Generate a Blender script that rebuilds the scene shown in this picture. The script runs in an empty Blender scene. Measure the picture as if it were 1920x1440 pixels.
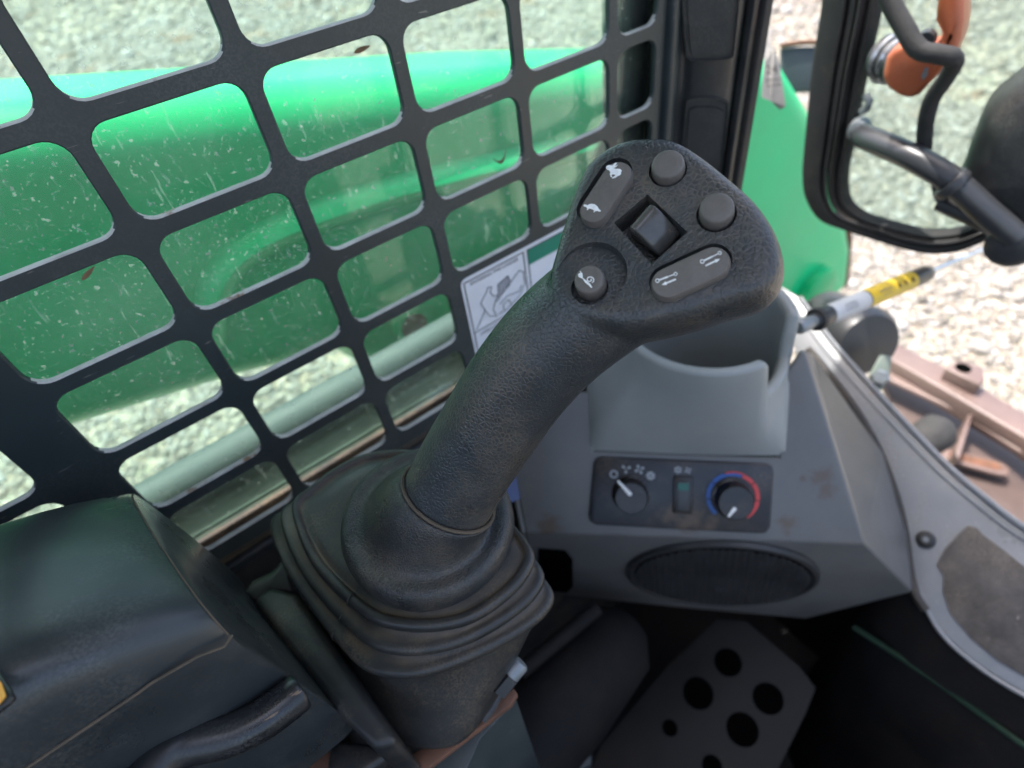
import bpy, bmesh, math, random
import numpy as np
from mathutils import Vector, Matrix, noise
random.seed(7)
sc = bpy.context.scene
# ------------------------------------------------------------------ camera
CAMZ = 1.4
F = 1110.0                                    # focal length in pixels of the 1920x1440 photograph
W = np.array([[0.78941237, -0.495554, 0.36229042],
              [-0.60264329, -0.51329938, 0.61101949],
              [-0.11682971, -0.70067823, -0.70384717]])   # rows: forward, left, up of the cab in camera axes
cam_d = bpy.data.cameras.new('camera')
cam = bpy.data.objects.new('camera', cam_d)
sc.collection.objects.link(cam)
cam_d.sensor_width = 36.0
cam_d.lens = F / 1920 * 36
cam_d.clip_start = 0.01
cam_d.clip_end = 400
R3 = Matrix(((W[0][0], -W[0][1], -W[0][2]), (W[1][0], -W[1][1], -W[1][2]), (W[2][0], -W[2][1], -W[2][2])))
cam.matrix_world = Matrix.Translation((0, 0, CAMZ)) @ R3.to_4x4()
cam_d.dof.use_dof = True
cam_d.dof.focus_distance = 0.245
cam_d.dof.aperture_fstop = 7.0
sc.camera = cam
# ------------------------------------------------------------------ sky, sun, exposure
SUN_EL, SUN_AZ = math.radians(71), math.radians(108)      # azimuth from +X (machine front) towards +Y (left)
world = bpy.data.worlds.new('World'); sc.world = world; world.use_nodes = True
wn = world.node_tree; wn.nodes.clear()
wo = wn.nodes.new('ShaderNodeOutputWorld'); wb = wn.nodes.new('ShaderNodeBackground'); ws = wn.nodes.new('ShaderNodeTexSky')
ws.sky_type = 'NISHITA'; ws.sun_disc = False
ws.sun_elevation = SUN_EL; ws.sun_rotation = math.radians(90) - SUN_AZ
ws.dust_density = 5.0; ws.ozone_density = 0.4
wb.inputs['Strength'].default_value = 0.15
wn.links.new(ws.outputs[0], wb.inputs[0]); wn.links.new(wb.outputs[0], wo.inputs[0])
sd = bpy.data.lights.new('sun', 'SUN'); so = bpy.data.objects.new('sun', sd); sc.collection.objects.link(so)
sd.energy = 2.0; sd.angle = math.radians(0.53); sd.color = (1.0, 0.97, 0.93)
so.rotation_euler = Vector((math.cos(SUN_EL) * math.cos(SUN_AZ), math.cos(SUN_EL) * math.sin(SUN_AZ), math.sin(SUN_EL))).to_track_quat('Z', 'Y').to_euler()
so.location = (2, 4, 9)
sc.view_settings.view_transform = 'Standard'
sc.view_settings.look = 'None'
sc.view_settings.exposure = 1.92
sc.view_settings.gamma = 1.0
sc.view_settings.use_curve_mapping = False
sc.cycles.max_bounces = 10
sc.cycles.transparent_max_bounces = 16

# ------------------------------------------------------------------ pixel -> place helpers
CP = Vector((0, 0, CAMZ))
def ray(x, y):
    v = W @ np.array([(x - 960) / F, (y - 720) / F, 1.0]); return Vector(v)
def at(x, y, d): return CP + ray(x, y) * d                       # d = depth along the optical axis
def on(x, y, ax, val):
    r = ray(x, y); return CP + r * ((val - CP[ax]) / r[ax])
def onp(x, y, P, n):
    r = ray(x, y); return CP + r * ((P - CP).dot(n) / r.dot(n))

# ------------------------------------------------------------------ materials
MATS = {}
def _n(nt, t, **k):
    n = nt.nodes.new(t)
    for a, v in k.items(): setattr(n, a, v)
    return n
def mat(name, col, rough=0.5, metal=0.0, spec=0.5, grain=None, dust=None, mottle=0.12, mottle_scale=30.0, bump=0.0, bump_scale=200.0,
        rust=None, scratch=None, coat=0.0, crease=None):
    """grain=(scale, distance)  dust=(colour, amount, scale, detail)  rust=(colour, threshold, scale)  scratch=(colour, amount)"""
    m = bpy.data.materials.new(name); m.use_nodes = True; nt = m.node_tree; L = nt.links.new
    b = nt.nodes['Principled BSDF']
    b.inputs['Roughness'].default_value = rough; b.inputs['Metallic'].default_value = metal
    b.inputs['Specular IOR Level'].default_value = spec
    b.inputs['Coat Weight'].default_value = coat
    tc = _n(nt, 'ShaderNodeTexCoord')
    nz = _n(nt, 'ShaderNodeTexNoise'); nz.inputs['Scale'].default_value = mottle_scale; nz.inputs['Detail'].default_value = 6
    nz.inputs['Roughness'].default_value = 0.6
    L(tc.outputs['Object'], nz.inputs['Vector'])
    mr = _n(nt, 'ShaderNodeMapRange'); mr.inputs[1].default_value = .3; mr.inputs[2].default_value = .7
    mr.inputs[3].default_value = 1 - mottle; mr.inputs[4].default_value = 1 + mottle
    L(nz.outputs['Fac'], mr.inputs[0])
    mul = _n(nt, 'ShaderNodeVectorMath', operation='SCALE'); mul.inputs[0].default_value = col
    L(mr.outputs[0], mul.inputs['Scale'])
    c = mul.outputs[0]
    def layer(c, fac, col2):
        mx = _n(nt, 'ShaderNodeMix', data_type='RGBA'); mx.inputs[7].default_value = (*col2, 1)
        L(fac, mx.inputs[0]); L(c, mx.inputs[6]); return mx.outputs[2]
    def thresh(src, lo, hi, amount):
        r = _n(nt, 'ShaderNodeMapRange'); r.inputs[1].default_value = lo; r.inputs[2].default_value = hi
        r.inputs[3].default_value = 0; r.inputs[4].default_value = amount; L(src, r.inputs[0]); return r.outputs[0]
    height = None
    if grain:
        g0 = _n(nt, 'ShaderNodeTexNoise'); g0.inputs['Scale'].default_value = grain[0] * .35; g0.inputs['Detail'].default_value = 2
        L(tc.outputs['Object'], g0.inputs['Vector'])
        ad = _n(nt, 'ShaderNodeVectorMath', operation='MULTIPLY_ADD'); ad.inputs[1].default_value = (.0013,) * 3
        L(g0.outputs['Color'], ad.inputs[0]); L(tc.outputs['Object'], ad.inputs[2])
        v = _n(nt, 'ShaderNodeTexVoronoi', feature='DISTANCE_TO_EDGE'); v.inputs['Scale'].default_value = grain[0]
        L(ad.outputs[0], v.inputs['Vector'])
        gh = thresh(v.outputs['Distance'], 0.0, 0.22, 1.0)
        height = (gh, grain[1])
    if dust:
        dn = _n(nt, 'ShaderNodeTexNoise'); dn.inputs['Scale'].default_value = dust[2]; dn.inputs['Detail'].default_value = 8
        dn.inputs['Roughness'].default_value = .7
        L(tc.outputs['Object'], dn.inputs['Vector'])
        f = thresh(dn.outputs['Fac'], .45, .72, dust[1])
        fine = _n(nt, 'ShaderNodeTexNoise'); fine.inputs['Scale'].default_value = 900; fine.inputs['Detail'].default_value = 2
        L(tc.outputs['Object'], fine.inputs['Vector'])
        ff = thresh(fine.outputs['Fac'], .4, .62, 1.0)
        mm = _n(nt, 'ShaderNodeMath', operation='MULTIPLY'); L(f, mm.inputs[0]); L(ff, mm.inputs[1])
        ff2 = mm.outputs[0]
        if grain:                       # dirt sits in the grain lines
            inv = _n(nt, 'ShaderNodeMath', operation='SUBTRACT'); inv.inputs[0].default_value = 1.25; L(height[0], inv.inputs[1])
            mm2 = _n(nt, 'ShaderNodeMath', operation='MULTIPLY', use_clamp=True); L(f, mm2.inputs[0]); L(inv.outputs[0], mm2.inputs[1]); ff2 = mm2.outputs[0]
        c = layer(c, ff2, dust[0])
    if crease:                          # packed dirt in folds
        ge = _n(nt, 'ShaderNodeAttribute', attribute_name='fold')
        f = thresh(ge.outputs['Fac'], .1, .9, crease[1])
        cn = _n(nt, 'ShaderNodeTexNoise'); cn.inputs['Scale'].default_value = 45; cn.inputs['Detail'].default_value = 6
        L(tc.outputs['Object'], cn.inputs['Vector'])
        f2 = thresh(cn.outputs['Fac'], .36, .58, 1.0)
        mm = _n(nt, 'ShaderNodeMath', operation='MULTIPLY'); L(f, mm.inputs[0]); L(f2, mm.inputs[1])
        c = layer(c, mm.outputs[0], crease[0])
    if rust:
        rn = _n(nt, 'ShaderNodeTexNoise'); rn.inputs['Scale'].default_value = rust[2]; rn.inputs['Detail'].default_value = 9; rn.inputs['Roughness'].default_value = .7
        L(tc.outputs['Object'], rn.inputs['Vector'])
        c = layer(c, thresh(rn.outputs['Fac'], rust[1], rust[1] + .05, 1.0), rust[0])
    if scratch:
        mp = _n(nt, 'ShaderNodeMapping'); mp.inputs['Scale'].default_value = (60, 500, 500); mp.inputs['Rotation'].default_value = (.4, .3, .9)
        L(tc.outputs['Object'], mp.inputs['Vector'])
        sn = _n(nt, 'ShaderNodeTexNoise'); sn.inputs['Scale'].default_value = 1.0; sn.inputs['Detail'].default_value = 3
        L(mp.outputs[0], sn.inputs['Vector'])
        c = layer(c, thresh(sn.outputs['Fac'], .70, .74, scratch[1]), scratch[0])
    L(c, b.inputs['Base Color'])
    rr = _n(nt, 'ShaderNodeMapRange'); rr.inputs[1].default_value = .3; rr.inputs[2].default_value = .7
    rr.inputs[3].default_value = max(.02, rough - .08); rr.inputs[4].default_value = min(1, rough + .1)
    L(nz.outputs['Fac'], rr.inputs[0]); L(rr.outputs[0], b.inputs['Roughness'])
    last = None
    if bump:
        bn = _n(nt, 'ShaderNodeTexNoise'); bn.inputs['Scale'].default_value = bump_scale; bn.inputs['Detail'].default_value = 4
        L(tc.outputs['Object'], bn.inputs['Vector'])
        bp = _n(nt, 'ShaderNodeBump'); bp.inputs['Distance'].default_value = bump; bp.inputs['Strength'].default_value = .8
        L(bn.outputs['Fac'], bp.inputs['Height']); last = bp.outputs[0]
    if height:
        bp = _n(nt, 'ShaderNodeBump'); bp.inputs['Distance'].default_value = height[1]; bp.inputs['Strength'].default_value = .8
        L(height[0], bp.inputs['Height'])
        if last: L(last, bp.inputs['Normal'])
        last = bp.outputs[0]
    if last: L(last, b.inputs['Normal'])
    MATS[name] = m
    return m
TAN = (.30, .22, .13); GREY_DUST = (.30, .29, .26)
mat('grip_rubber', (.036, .040, .042), .32, grain=(520, .00013), dust=(TAN, .30, 22), mottle=.2, mottle_scale=50, bump=.00002, bump_scale=1200)
mat('collar_rubber', (.026, .028, .029), .33, grain=(700, .00018), dust=(TAN, .22, 40), mottle=.2, mottle_scale=60, bump=.00002, bump_scale=1200)
mat('boot_rubber', (.022, .023, .023), .38, dust=(TAN, .30, 30), mottle=.25, mottle_scale=40, bump=.00008, bump_scale=900, crease=((.15, .105, .06), .6))
mat('button_grey', (.115, .102, .090), .5, mottle=.14, mottle_scale=120, bump=.00004, bump_scale=2500, dust=(GREY_DUST, .15, 90))
mat('mark_white', (.75, .75, .72), .6, mottle=.15, mottle_scale=900)
mat('recess_black', (.012, .012, .012), .5, dust=(TAN, .5, 60))
mat('roller_black', (.085, .080, .072), .24, mottle=.3, mottle_scale=90, rust=((.17, .10, .05), .54, 90))
mat('armrest_plastic', (.026, .031, .033), .30, mottle=.12, mottle_scale=20, bump=.00004, bump_scale=900, dust=(GREY_DUST, .22, 14), scratch=(GREY_DUST, .05))
mat('seam_dust', (.085, .066, .046), .8, mottle=.3, mottle_scale=90)
mat('black_paint', (.012, .013, .015), .28, mottle=.2, mottle_scale=40, scratch=((.25, .16, .1), .6), dust=(GREY_DUST, .15, 30))
mat('black_plastic', (.018, .019, .020), .42, mottle=.2, mottle_scale=30, dust=(TAN, .35, 22), bump=.0001, bump_scale=700)
mat('dark_steel', (.027, .037, .039), .45, mottle=.14, mottle_scale=10, dust=(GREY_DUST, .12, 10), scratch=(GREY_DUST, .35), rust=((.15, .09, .05), .69, 30))
mat('pillar_plastic', (.018, .020, .021), .38, mottle=.15, mottle_scale=20, dust=(GREY_DUST, .22, 14), bump=.0001, bump_scale=600)
mat('rubber_seal', (.022, .022, .022), .68, mottle=.2, mottle_scale=30, dust=(TAN, .2, 25))
mat('green_paint', (.002, .46, .175), .34, spec=.25, mottle=.10, mottle_scale=5, coat=.08, dust=((.20, .33, .22), .06, 9), bump=.0004, bump_scale=14)
mat('green_clean', (.002, .34, .12), .34, spec=.3, mottle=.10, mottle_scale=5, coat=.05, rust=((.25, .12, .06), .70, 9))
mat('console_grey', (.105, .107, .106), .38, mottle=.12, mottle_scale=16, dust=((.22, .16, .10), .35, 11), bump=.00012, bump_scale=900)
mat('bin_grey', (.25, .262, .25), .46, mottle=.08, mottle_scale=14, dust=((.24, .2, .15), .2, 12), bump=.0001, bump_scale=900)
mat('panel_navy', (.012, .014, .019), .34, mottle=.15, mottle_scale=40, dust=((.2, .14, .09), .5, 26))
mat('knob_black', (.008, .008, .009), .3, dust=((.2, .13, .07), .3, 50))
mat('icon_grey', (.35, .37, .38), .6); mat('heat_red', (.50, .05, .05), .5); mat('cool_blue', (.02, .09, .32), .5); mat('led_green', (.01, .10, .075), .4)
mat('grille_black', (.020, .021, .022), .5, dust=(GREY_DUST, .12, 20))
mat('flange_paint', (.21, .225, .24), .33, mottle=.28, mottle_scale=12, dust=((.15, .11, .08), .85, 12), rust=((.20, .10, .05), .64, 22), scratch=((.55, .55, .52), .5))
mat('grip_tape', (.075, .070, .066), .85, mottle=.4, mottle_scale=60, bump=.0008, bump_scale=600, rust=((.42, .38, .34), .66, 45), dust=((.28, .22, .16), .5, 18))
mat('pink_steel', (.150, .103, .090), .42, mottle=.25, mottle_scale=8, rust=((.13, .06, .04), .64, 7), dust=((.22, .18, .155), .4, 10), bump=.0006, bump_scale=40, scratch=((.7, .6, .55), .6))
mat('pink_shaded', (.085, .058, .050), .55, mottle=.3, mottle_scale=9, dust=((.16, .12, .10), .4, 8))  # brown deck steel, darkened with its shade put into the colour
mat('mud', (.12, .085, .055), .8, mottle=.3, mottle_scale=120)
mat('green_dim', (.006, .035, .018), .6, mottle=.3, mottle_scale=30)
mat('zinc', (.55, .56, .56), .3, metal=.9, mottle=.25, mottle_scale=60)
mat('bolt_grey', (.20, .22, .23), .4, metal=.4, mottle=.2, mottle_scale=80)
mat('rusty_brown', (.13, .06, .035), .8, mottle=.4, mottle_scale=30, rust=((.03, .02, .015), .55, 20))
mat('orange_plastic', (.42, .11, .045), .36, mottle=.08, mottle_scale=20, dust=((.5, .4, .35), .15, 20))
mat('strut_black', (.035, .037, .04), .35, mottle=.1); mat('label_yellow', (.55, .38, .02), .45, mottle=.08, mottle_scale=80)
mat('label_white', (.40, .42, .44), .5, mottle=.1, mottle_scale=70, rust=((.35, .3, .22), .68, 40))
mat('decal_white', (.66, .68, .72), .45, mottle=.06, mottle_scale=50)
mat('decal_black', (.02, .022, .024), .5); mat('decal_line', (.16, .17, .19), .5); mat('decal_green', (.01, .19, .12), .45)
mat('paper', (.30, .29, .27), .8, mottle=.15, mottle_scale=40)
mat('cloth_tape', (.030, .029, .028), .8, mottle=.4, mottle_scale=60, bump=.0005, bump_scale=300)
mat('sill_green', (.12, .15, .125), .55, mottle=.3, mottle_scale=22, dust=((.30, .27, .20), .6, 16))
mat('sill_grey', (.085, .102, .108), .6, mottle=.12, mottle_scale=18, dust=((.2, .2, .18), .4, 20))
mat('sill_rubber', (.035, .030, .025), .7, mottle=.3, mottle_scale=40, dust=(TAN, .75, 20))
mat('dark_floor', (.006, .006, .007), .7, spec=.15, mottle=.4, mottle_scale=12, dust=((.035, .028, .02), .6, 9), bump=.0006, bump_scale=150)
mat('pedal_steel', (.013, .0127, .0123), .6, spec=.25, mottle=.4, mottle_scale=14, dust=((.04, .032, .024), .6, 12))
mat('ledge_dust_lit', (.42, .41, .38), .6, mottle=.25, mottle_scale=60, rust=((.17, .10, .05), .60, 22))  # settled dust, paled further with sky light put into the colour
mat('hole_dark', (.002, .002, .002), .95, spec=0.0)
mat('cab_shell', (.30, .31, .32), .7)
mat('orange_sticker', (.75, .36, .05), .5)
mat('leaf_brown', (.20, .13, .075), .8, mottle=.3, mottle_scale=300)
mat('blue_label', (.10, .13, .25), .5)

def glass_mat(name, tint, veil, speck, streak=.0, dustcol=(.75, .8, .74)):
    m = bpy.data.materials.new(name); m.use_nodes = True; nt = m.node_tree; L = nt.links.new
    nt.nodes.clear(); out = _n(nt, 'ShaderNodeOutputMaterial')
    tr = _n(nt, 'ShaderNodeBsdfTransparent'); tr.inputs[0].default_value = (*tint, 1)
    gl = _n(nt, 'ShaderNodeBsdfGlossy'); gl.inputs['Roughness'].default_value = .03
    fr = _n(nt, 'ShaderNodeFresnel'); fr.inputs[0].default_value = 1.35
    s1 = _n(nt, 'ShaderNodeMixShader'); L(fr.outputs[0], s1.inputs[0]); L(tr.outputs[0], s1.inputs[1]); L(gl.outputs[0], s1.inputs[2])
    df = _n(nt, 'ShaderNodeBsdfDiffuse'); df.inputs[0].default_value = (*dustcol, 1)
    tl = _n(nt, 'ShaderNodeBsdfTranslucent'); tl.inputs[0].default_value = (*dustcol, 1)
    sa = _n(nt, 'ShaderNodeMixShader'); sa.inputs[0].default_value = .5; L(df.outputs[0], sa.inputs[1]); L(tl.outputs[0], sa.inputs[2])
    tc = _n(nt, 'ShaderNodeTexCoord')
    def noi(scale, lo, hi, amt, det=4, vec=None):
        n = _n(nt, 'ShaderNodeTexNoise'); n.inputs['Scale'].default_value = scale; n.inputs['Detail'].default_value = det
        L(vec or tc.outputs['Object'], n.inputs['Vector'])
        r = _n(nt, 'ShaderNodeMapRange'); r.inputs[1].default_value = lo; r.inputs[2].default_value = hi; r.inputs[3].default_value = 0; r.inputs[4].default_value = amt
        L(n.outputs['Fac'], r.inputs[0]); return r.outputs[0]
    def add(a, b):
        q = _n(nt, 'ShaderNodeMath', operation='ADD', use_clamp=True)
        for i, s in enumerate((a, b)):
            if isinstance(s, float): q.inputs[i].default_value = s
            else: L(s, q.inputs[i])
        return q.outputs[0]
    f = add(float(veil), noi(14, .35, .7, veil * 1.1, 6))
    f = add(f, noi(260, .66, .72, speck, 2))
    f = add(f, noi(700, .68, .74, speck * .8, 1))
    mp = _n(nt, 'ShaderNodeMapping'); mp.inputs['Scale'].default_value = (330, 330, 55); L(tc.outputs['Object'], mp.inputs['Vector'])
    f = add(f, noi(1.0, .68, .74, speck * .6, 2, mp.outputs[0]))
    mp2 = _n(nt, 'ShaderNodeMapping'); mp2.inputs['Scale'].default_value = (60, 60, 420); mp2.inputs['Rotation'].default_value = (0, .7, 0); L(tc.outputs['Object'], mp2.inputs['Vector'])
    f = add(f, noi(1.0, .70, .75, speck * .5, 2, mp2.outputs[0]))
    s2 = _n(nt, 'ShaderNodeMixShader'); L(f, s2.inputs[0]); L(s1.outputs[0], s2.inputs[1]); L(sa.outputs[0], s2.inputs[2])
    L(s2.outputs[0], out.inputs[0]); MATS[name] = m
glass_mat('dusty_glass', (.78, .93, .87), .030, .26)
glass_mat('door_glass', (.80, .90, .85), .07, .10)

def ground_mat():
    m = bpy.data.materials.new('gravel_ground'); m.use_nodes = True; nt = m.node_tree; L = nt.links.new
    b = nt.nodes['Principled BSDF']; b.inputs['Roughness'].default_value = .9
    tc = _n(nt, 'ShaderNodeTexCoord')
    v = _n(nt, 'ShaderNodeTexVoronoi'); v.inputs['Scale'].default_value = 34; L(tc.outputs['Object'], v.inputs['Vector'])
    cr = _n(nt, 'ShaderNodeValToRGB'); e = cr.color_ramp.elements
    e[0].position = 0; e[0].color = (.12, .10, .08, 1); e[1].position = 1; e[1].color = (.40, .37, .33, 1)
    for p, c in ((.25, (.30, .32, .25, 1)), (.5, (.42, .39, .34, 1)), (.75, (.38, .32, .24, 1))):
        q = e.new(p); q.color = c
    L(v.outputs['Color'], cr.inputs[0])
    n2 = _n(nt, 'ShaderNodeTexNoise'); n2.inputs['Scale'].default_value = .8; n2.inputs['Detail'].default_value = 5; L(tc.outputs['Object'], n2.inputs['Vector'])
    r = _n(nt, 'ShaderNodeMapRange'); r.inputs[1].default_value = .35; r.inputs[2].default_value = .7; r.inputs[3].default_value = 0; r.inputs[4].default_value = .45; L(n2.outputs['Fac'], r.inputs[0])
    mx = _n(nt, 'ShaderNodeMix', data_type='RGBA'); mx.inputs[7].default_value = (.42, .33, .22, 1); L(r.outputs[0], mx.inputs[0]); L(cr.outputs[0], mx.inputs[6])
    L(mx.outputs[2], b.inputs['Base Color'])
    bp = _n(nt, 'ShaderNodeBump'); bp.inputs['Distance'].default_value = .035; L(v.outputs['Distance'], bp.inputs['Height']); bp.invert = True
    L(bp.outputs[0], b.inputs['Normal']); MATS['gravel_ground'] = m
    m = bpy.data.materials.new('gravel_stone'); m.use_nodes = True; nt = m.node_tree; L = nt.links.new
    b = nt.nodes['Principled BSDF']; b.inputs['Roughness'].default_value = .85
    a = _n(nt, 'ShaderNodeAttribute', attribute_name='tone')
    cr = _n(nt, 'ShaderNodeValToRGB'); e = cr.color_ramp.elements
    e[0].position = 0; e[0].color = (.11, .10, .085, 1); e[1].position = 1; e[1].color = (.37, .355, .33, 1)
    for p, c in ((.2, (.21, .19, .16, 1)), (.45, (.28, .262, .235, 1)), (.7, (.25, .215, .17, 1)), (.85, (.32, .30, .275, 1))):
        q = e.new(p); q.color = c
    tc = _n(nt, 'ShaderNodeTexCoord'); n2 = _n(nt, 'ShaderNodeTexNoise'); n2.inputs['Scale'].default_value = 1.9; n2.inputs['Detail'].default_value = 5; L(tc.outputs['Object'], n2.inputs['Vector'])
    r = _n(nt, 'ShaderNodeMapRange'); r.inputs[1].default_value = .60; r.inputs[2].default_value = .70; r.inputs[3].default_value = 0; r.inputs[4].default_value = .6; L(n2.outputs['Fac'], r.inputs[0])
    mx = _n(nt, 'ShaderNodeMix', data_type='RGBA'); mx.inputs[7].default_value = (.33, .19, .10, 1); L(r.outputs[0], mx.inputs[0]); L(cr.outputs[0], mx.inputs[6])
    L(a.outputs['Fac'], cr.inputs[0]); L(mx.outputs[2], b.inputs['Base Color']); MATS['gravel_stone'] = m
ground_mat()

def add_stains(name, spots, col):
    """soft-edged dried mud at fixed places on a surface"""
    nt = MATS[name].node_tree; L = nt.links.new; b = nt.nodes['Principled BSDF']; src = b.inputs['Base Color'].links[0].from_socket
    tc = _n(nt, 'ShaderNodeTexCoord'); nz = _n(nt, 'ShaderNodeTexNoise'); nz.inputs['Scale'].default_value = 120; nz.inputs['Detail'].default_value = 5
    L(tc.outputs['Object'], nz.inputs['Vector']); tot = None
    for c, r in spots:
        d = _n(nt, 'ShaderNodeVectorMath', operation='DISTANCE'); d.inputs[1].default_value = c; L(tc.outputs['Object'], d.inputs[0])
        m1 = _n(nt, 'ShaderNodeMath', operation='MULTIPLY_ADD'); m1.inputs[1].default_value = r * 2.4; m1.inputs[2].default_value = -r * 1.2; L(nz.outputs['Fac'], m1.inputs[0])
        ad = _n(nt, 'ShaderNodeMath', operation='ADD'); L(d.outputs['Value'], ad.inputs[0]); L(m1.outputs[0], ad.inputs[1])
        mr = _n(nt, 'ShaderNodeMapRange'); mr.inputs[1].default_value = r * 1.1; mr.inputs[2].default_value = r * .35; mr.inputs[3].default_value = 0; mr.inputs[4].default_value = .75; L(ad.outputs[0], mr.inputs[0])
        if tot is None: tot = mr.outputs[0]
        else:
            mx = _n(nt, 'ShaderNodeMath', operation='MAXIMUM'); L(tot, mx.inputs[0]); L(mr.outputs[0], mx.inputs[1]); tot = mx.outputs[0]
    mix = _n(nt, 'ShaderNodeMix', data_type='RGBA'); mix.inputs[7].default_value = (*col, 1); L(tot, mix.inputs[0]); L(src, mix.inputs[6]); L(mix.outputs[2], b.inputs['Base Color'])

# ------------------------------------------------------------------ object helpers
COL = sc.collection
def tag(o, label=None, cat=None, group=None, kind=None):
    if label: o['label'] = label
    if cat: o['category'] = cat
    if group: o['group'] = group
    if kind: o['kind'] = kind
    return o
def thing(name, label, cat, loc, group=None):
    o = bpy.data.objects.new(name, None); COL.objects.link(o); o.location = loc; o.empty_display_size = .02
    return tag(o, label, cat, group)
def par(o, parent):
    """keep the object's coordinates, hang it under parent (parents carry only a location)"""
    o.parent = parent
    loc = Vector(parent.location)
    p = parent.parent
    if p: loc = Vector((0, 0, 0)) if parent.type == 'MESH' else loc
    if parent.type == 'MESH': o.matrix_parent_inverse = Matrix.Identity(4)
    else: o.matrix_parent_inverse = Matrix.Translation(loc).inverted()
def mesh_obj(name, verts, faces, m, parent=None, smooth=True, bevel=0, segs=2, sub=0, solid=0, angle=35, edge_angle=40):
    me = bpy.data.meshes.new(name)
    me.from_pydata([tuple(v) for v in verts], [], faces)
    bm = bmesh.new(); bm.from_mesh(me); bmesh.ops.recalc_face_normals(bm, faces=bm.faces); bm.to_mesh(me); bm.free()
    o = bpy.data.objects.new(name, me); COL.objects.link(o)
    if m: me.materials.append(MATS[m])
    if smooth:
        for p in me.polygons: p.use_smooth = True
    if solid:
        s = o.modifiers.new('solid', 'SOLIDIFY'); s.thickness = solid; s.offset = -1
    if bevel:
        b = o.modifiers.new('bevel', 'BEVEL'); b.width = bevel; b.segments = segs; b.limit_method = 'ANGLE'; b.angle_limit = math.radians(angle); b.harden_normals = False
    if sub:
        s = o.modifiers.new('sub', 'SUBSURF'); s.levels = sub; s.render_levels = sub
    if smooth:
        me.set_sharp_from_angle(angle=math.radians(edge_angle)) if not (bevel or sub) else None
    if parent: par(o, parent)
    return o
def bake(o):
    dg = bpy.context.evaluated_depsgraph_get(); dg.update()
    me = bpy.data.meshes.new_from_object(o.evaluated_get(dg)); o.modifiers.clear(); o.data = me; return o
class MB:
    def __init__(s): s.v = []; s.f = []
    def add(s, v, f):
        k = len(s.v); s.v += [Vector(a) for a in v]; s.f += [[i + k for i in q] for q in f]; return s
    def ring_loft(s, rings, cap0=True, cap1=True, close=True):
        n = len(rings[0]); v = [p for r in rings for p in r]; f = []
        for a in range(len(rings) - 1):
            for i in range(n if close else n - 1):
                j = (i + 1) % n; f.append([a * n + i, a * n + j, (a + 1) * n + j, (a + 1) * n + i])
        if cap0: f.append(list(range(n))[::-1])
        if cap1: f.append([(len(rings) - 1) * n + i for i in range(n)])
        return s.add(v, f)
    def prism(s, poly, vec):
        return s.ring_loft([list(poly), [p + vec for p in poly]])
    def box(s, c, a, b, d):                               # centre and three half vectors
        c = Vector(c)
        r0 = [c - a - b - d, c + a - b - d, c + a + b - d, c - a + b - d]; r1 = [p + 2 * d for p in r0]
        return s.ring_loft([r0, r1])
    def tube(s, pts, rad, n=16, cap=True, flat=None):
        pts = [Vector(p) for p in pts]; rs = rad if isinstance(rad, (list, tuple)) else [rad] * len(pts)
        rings = []; up = Vector((.31, .17, .93)); pn = None
        for i, p in enumerate(pts):
            t = (pts[min(i + 1, len(pts) - 1)] - pts[max(i - 1, 0)]).normalized()
            pn = (pn - t * pn.dot(t)).normalized() if pn else t.cross(up).normalized()
            b = t.cross(pn)
            rings.append([p + (pn * math.cos(2 * math.pi * k / n) + b * math.sin(2 * math.pi * k / n)) * rs[i] for k in range(n)])
        return s.ring_loft(rings, cap, cap)
    def lathe(s, P, ax, prof, n=40, cap0=True, cap1=True):    # prof = [(radius, height along axis)]
        ax = ax.normalized(); u = ax.orthogonal().normalized(); w = ax.cross(u)
        return s.ring_loft([[P + ax * h + (u * math.cos(2 * math.pi * k / n) + w * math.sin(2 * math.pi * k / n)) * r for k in range(n)] for r, h in prof], cap0, cap1)
    def build(s, name, m, parent=None, **k): return mesh_obj(name, s.v, s.f, m, parent, **k)
def smooth_path(pts, n=6):
    pts = [Vector(p) for p in pts]; out = []
    for i in range(len(pts) - 1):
        p0, p1, p2, p3 = pts[max(i - 1, 0)], pts[i], pts[i + 1], pts[min(i + 2, len(pts) - 1)]
        for k in range(n):
            t = k / n
            out.append(.5 * ((2 * p1) + (p2 - p0) * t + (2 * p0 - 5 * p1 + 4 * p2 - p3) * t * t + (3 * p1 - p0 - 3 * p2 + p3) * t ** 3))
    return out + [pts[-1]]
def smooth_loop(pts, n=5):
    pts = [Vector(p) for p in pts]; out = []; N = len(pts)
    for i in range(N):
        p0, p1, p2, p3 = pts[i - 1], pts[i], pts[(i + 1) % N], pts[(i + 2) % N]
        for k in range(n):
            t = k / n
            out.append(.5 * ((2 * p1) + (p2 - p0) * t + (2 * p0 - 5 * p1 + 4 * p2 - p3) * t * t + (3 * p1 - p0 - 3 * p2 + p3) * t ** 3))
    return out
def resample(loop, n):
    L = [0]; N = len(loop)
    for i in range(N): L.append(L[-1] + (loop[(i + 1) % N] - loop[i]).length)
    out = []; j = 0
    for k in range(n):
        s = L[-1] * k / n
        while L[j + 1] < s: j += 1
        t = (s - L[j]) / max(1e-9, L[j + 1] - L[j]); out.append(loop[j].lerp(loop[(j + 1) % N], t))
    return out
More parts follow.
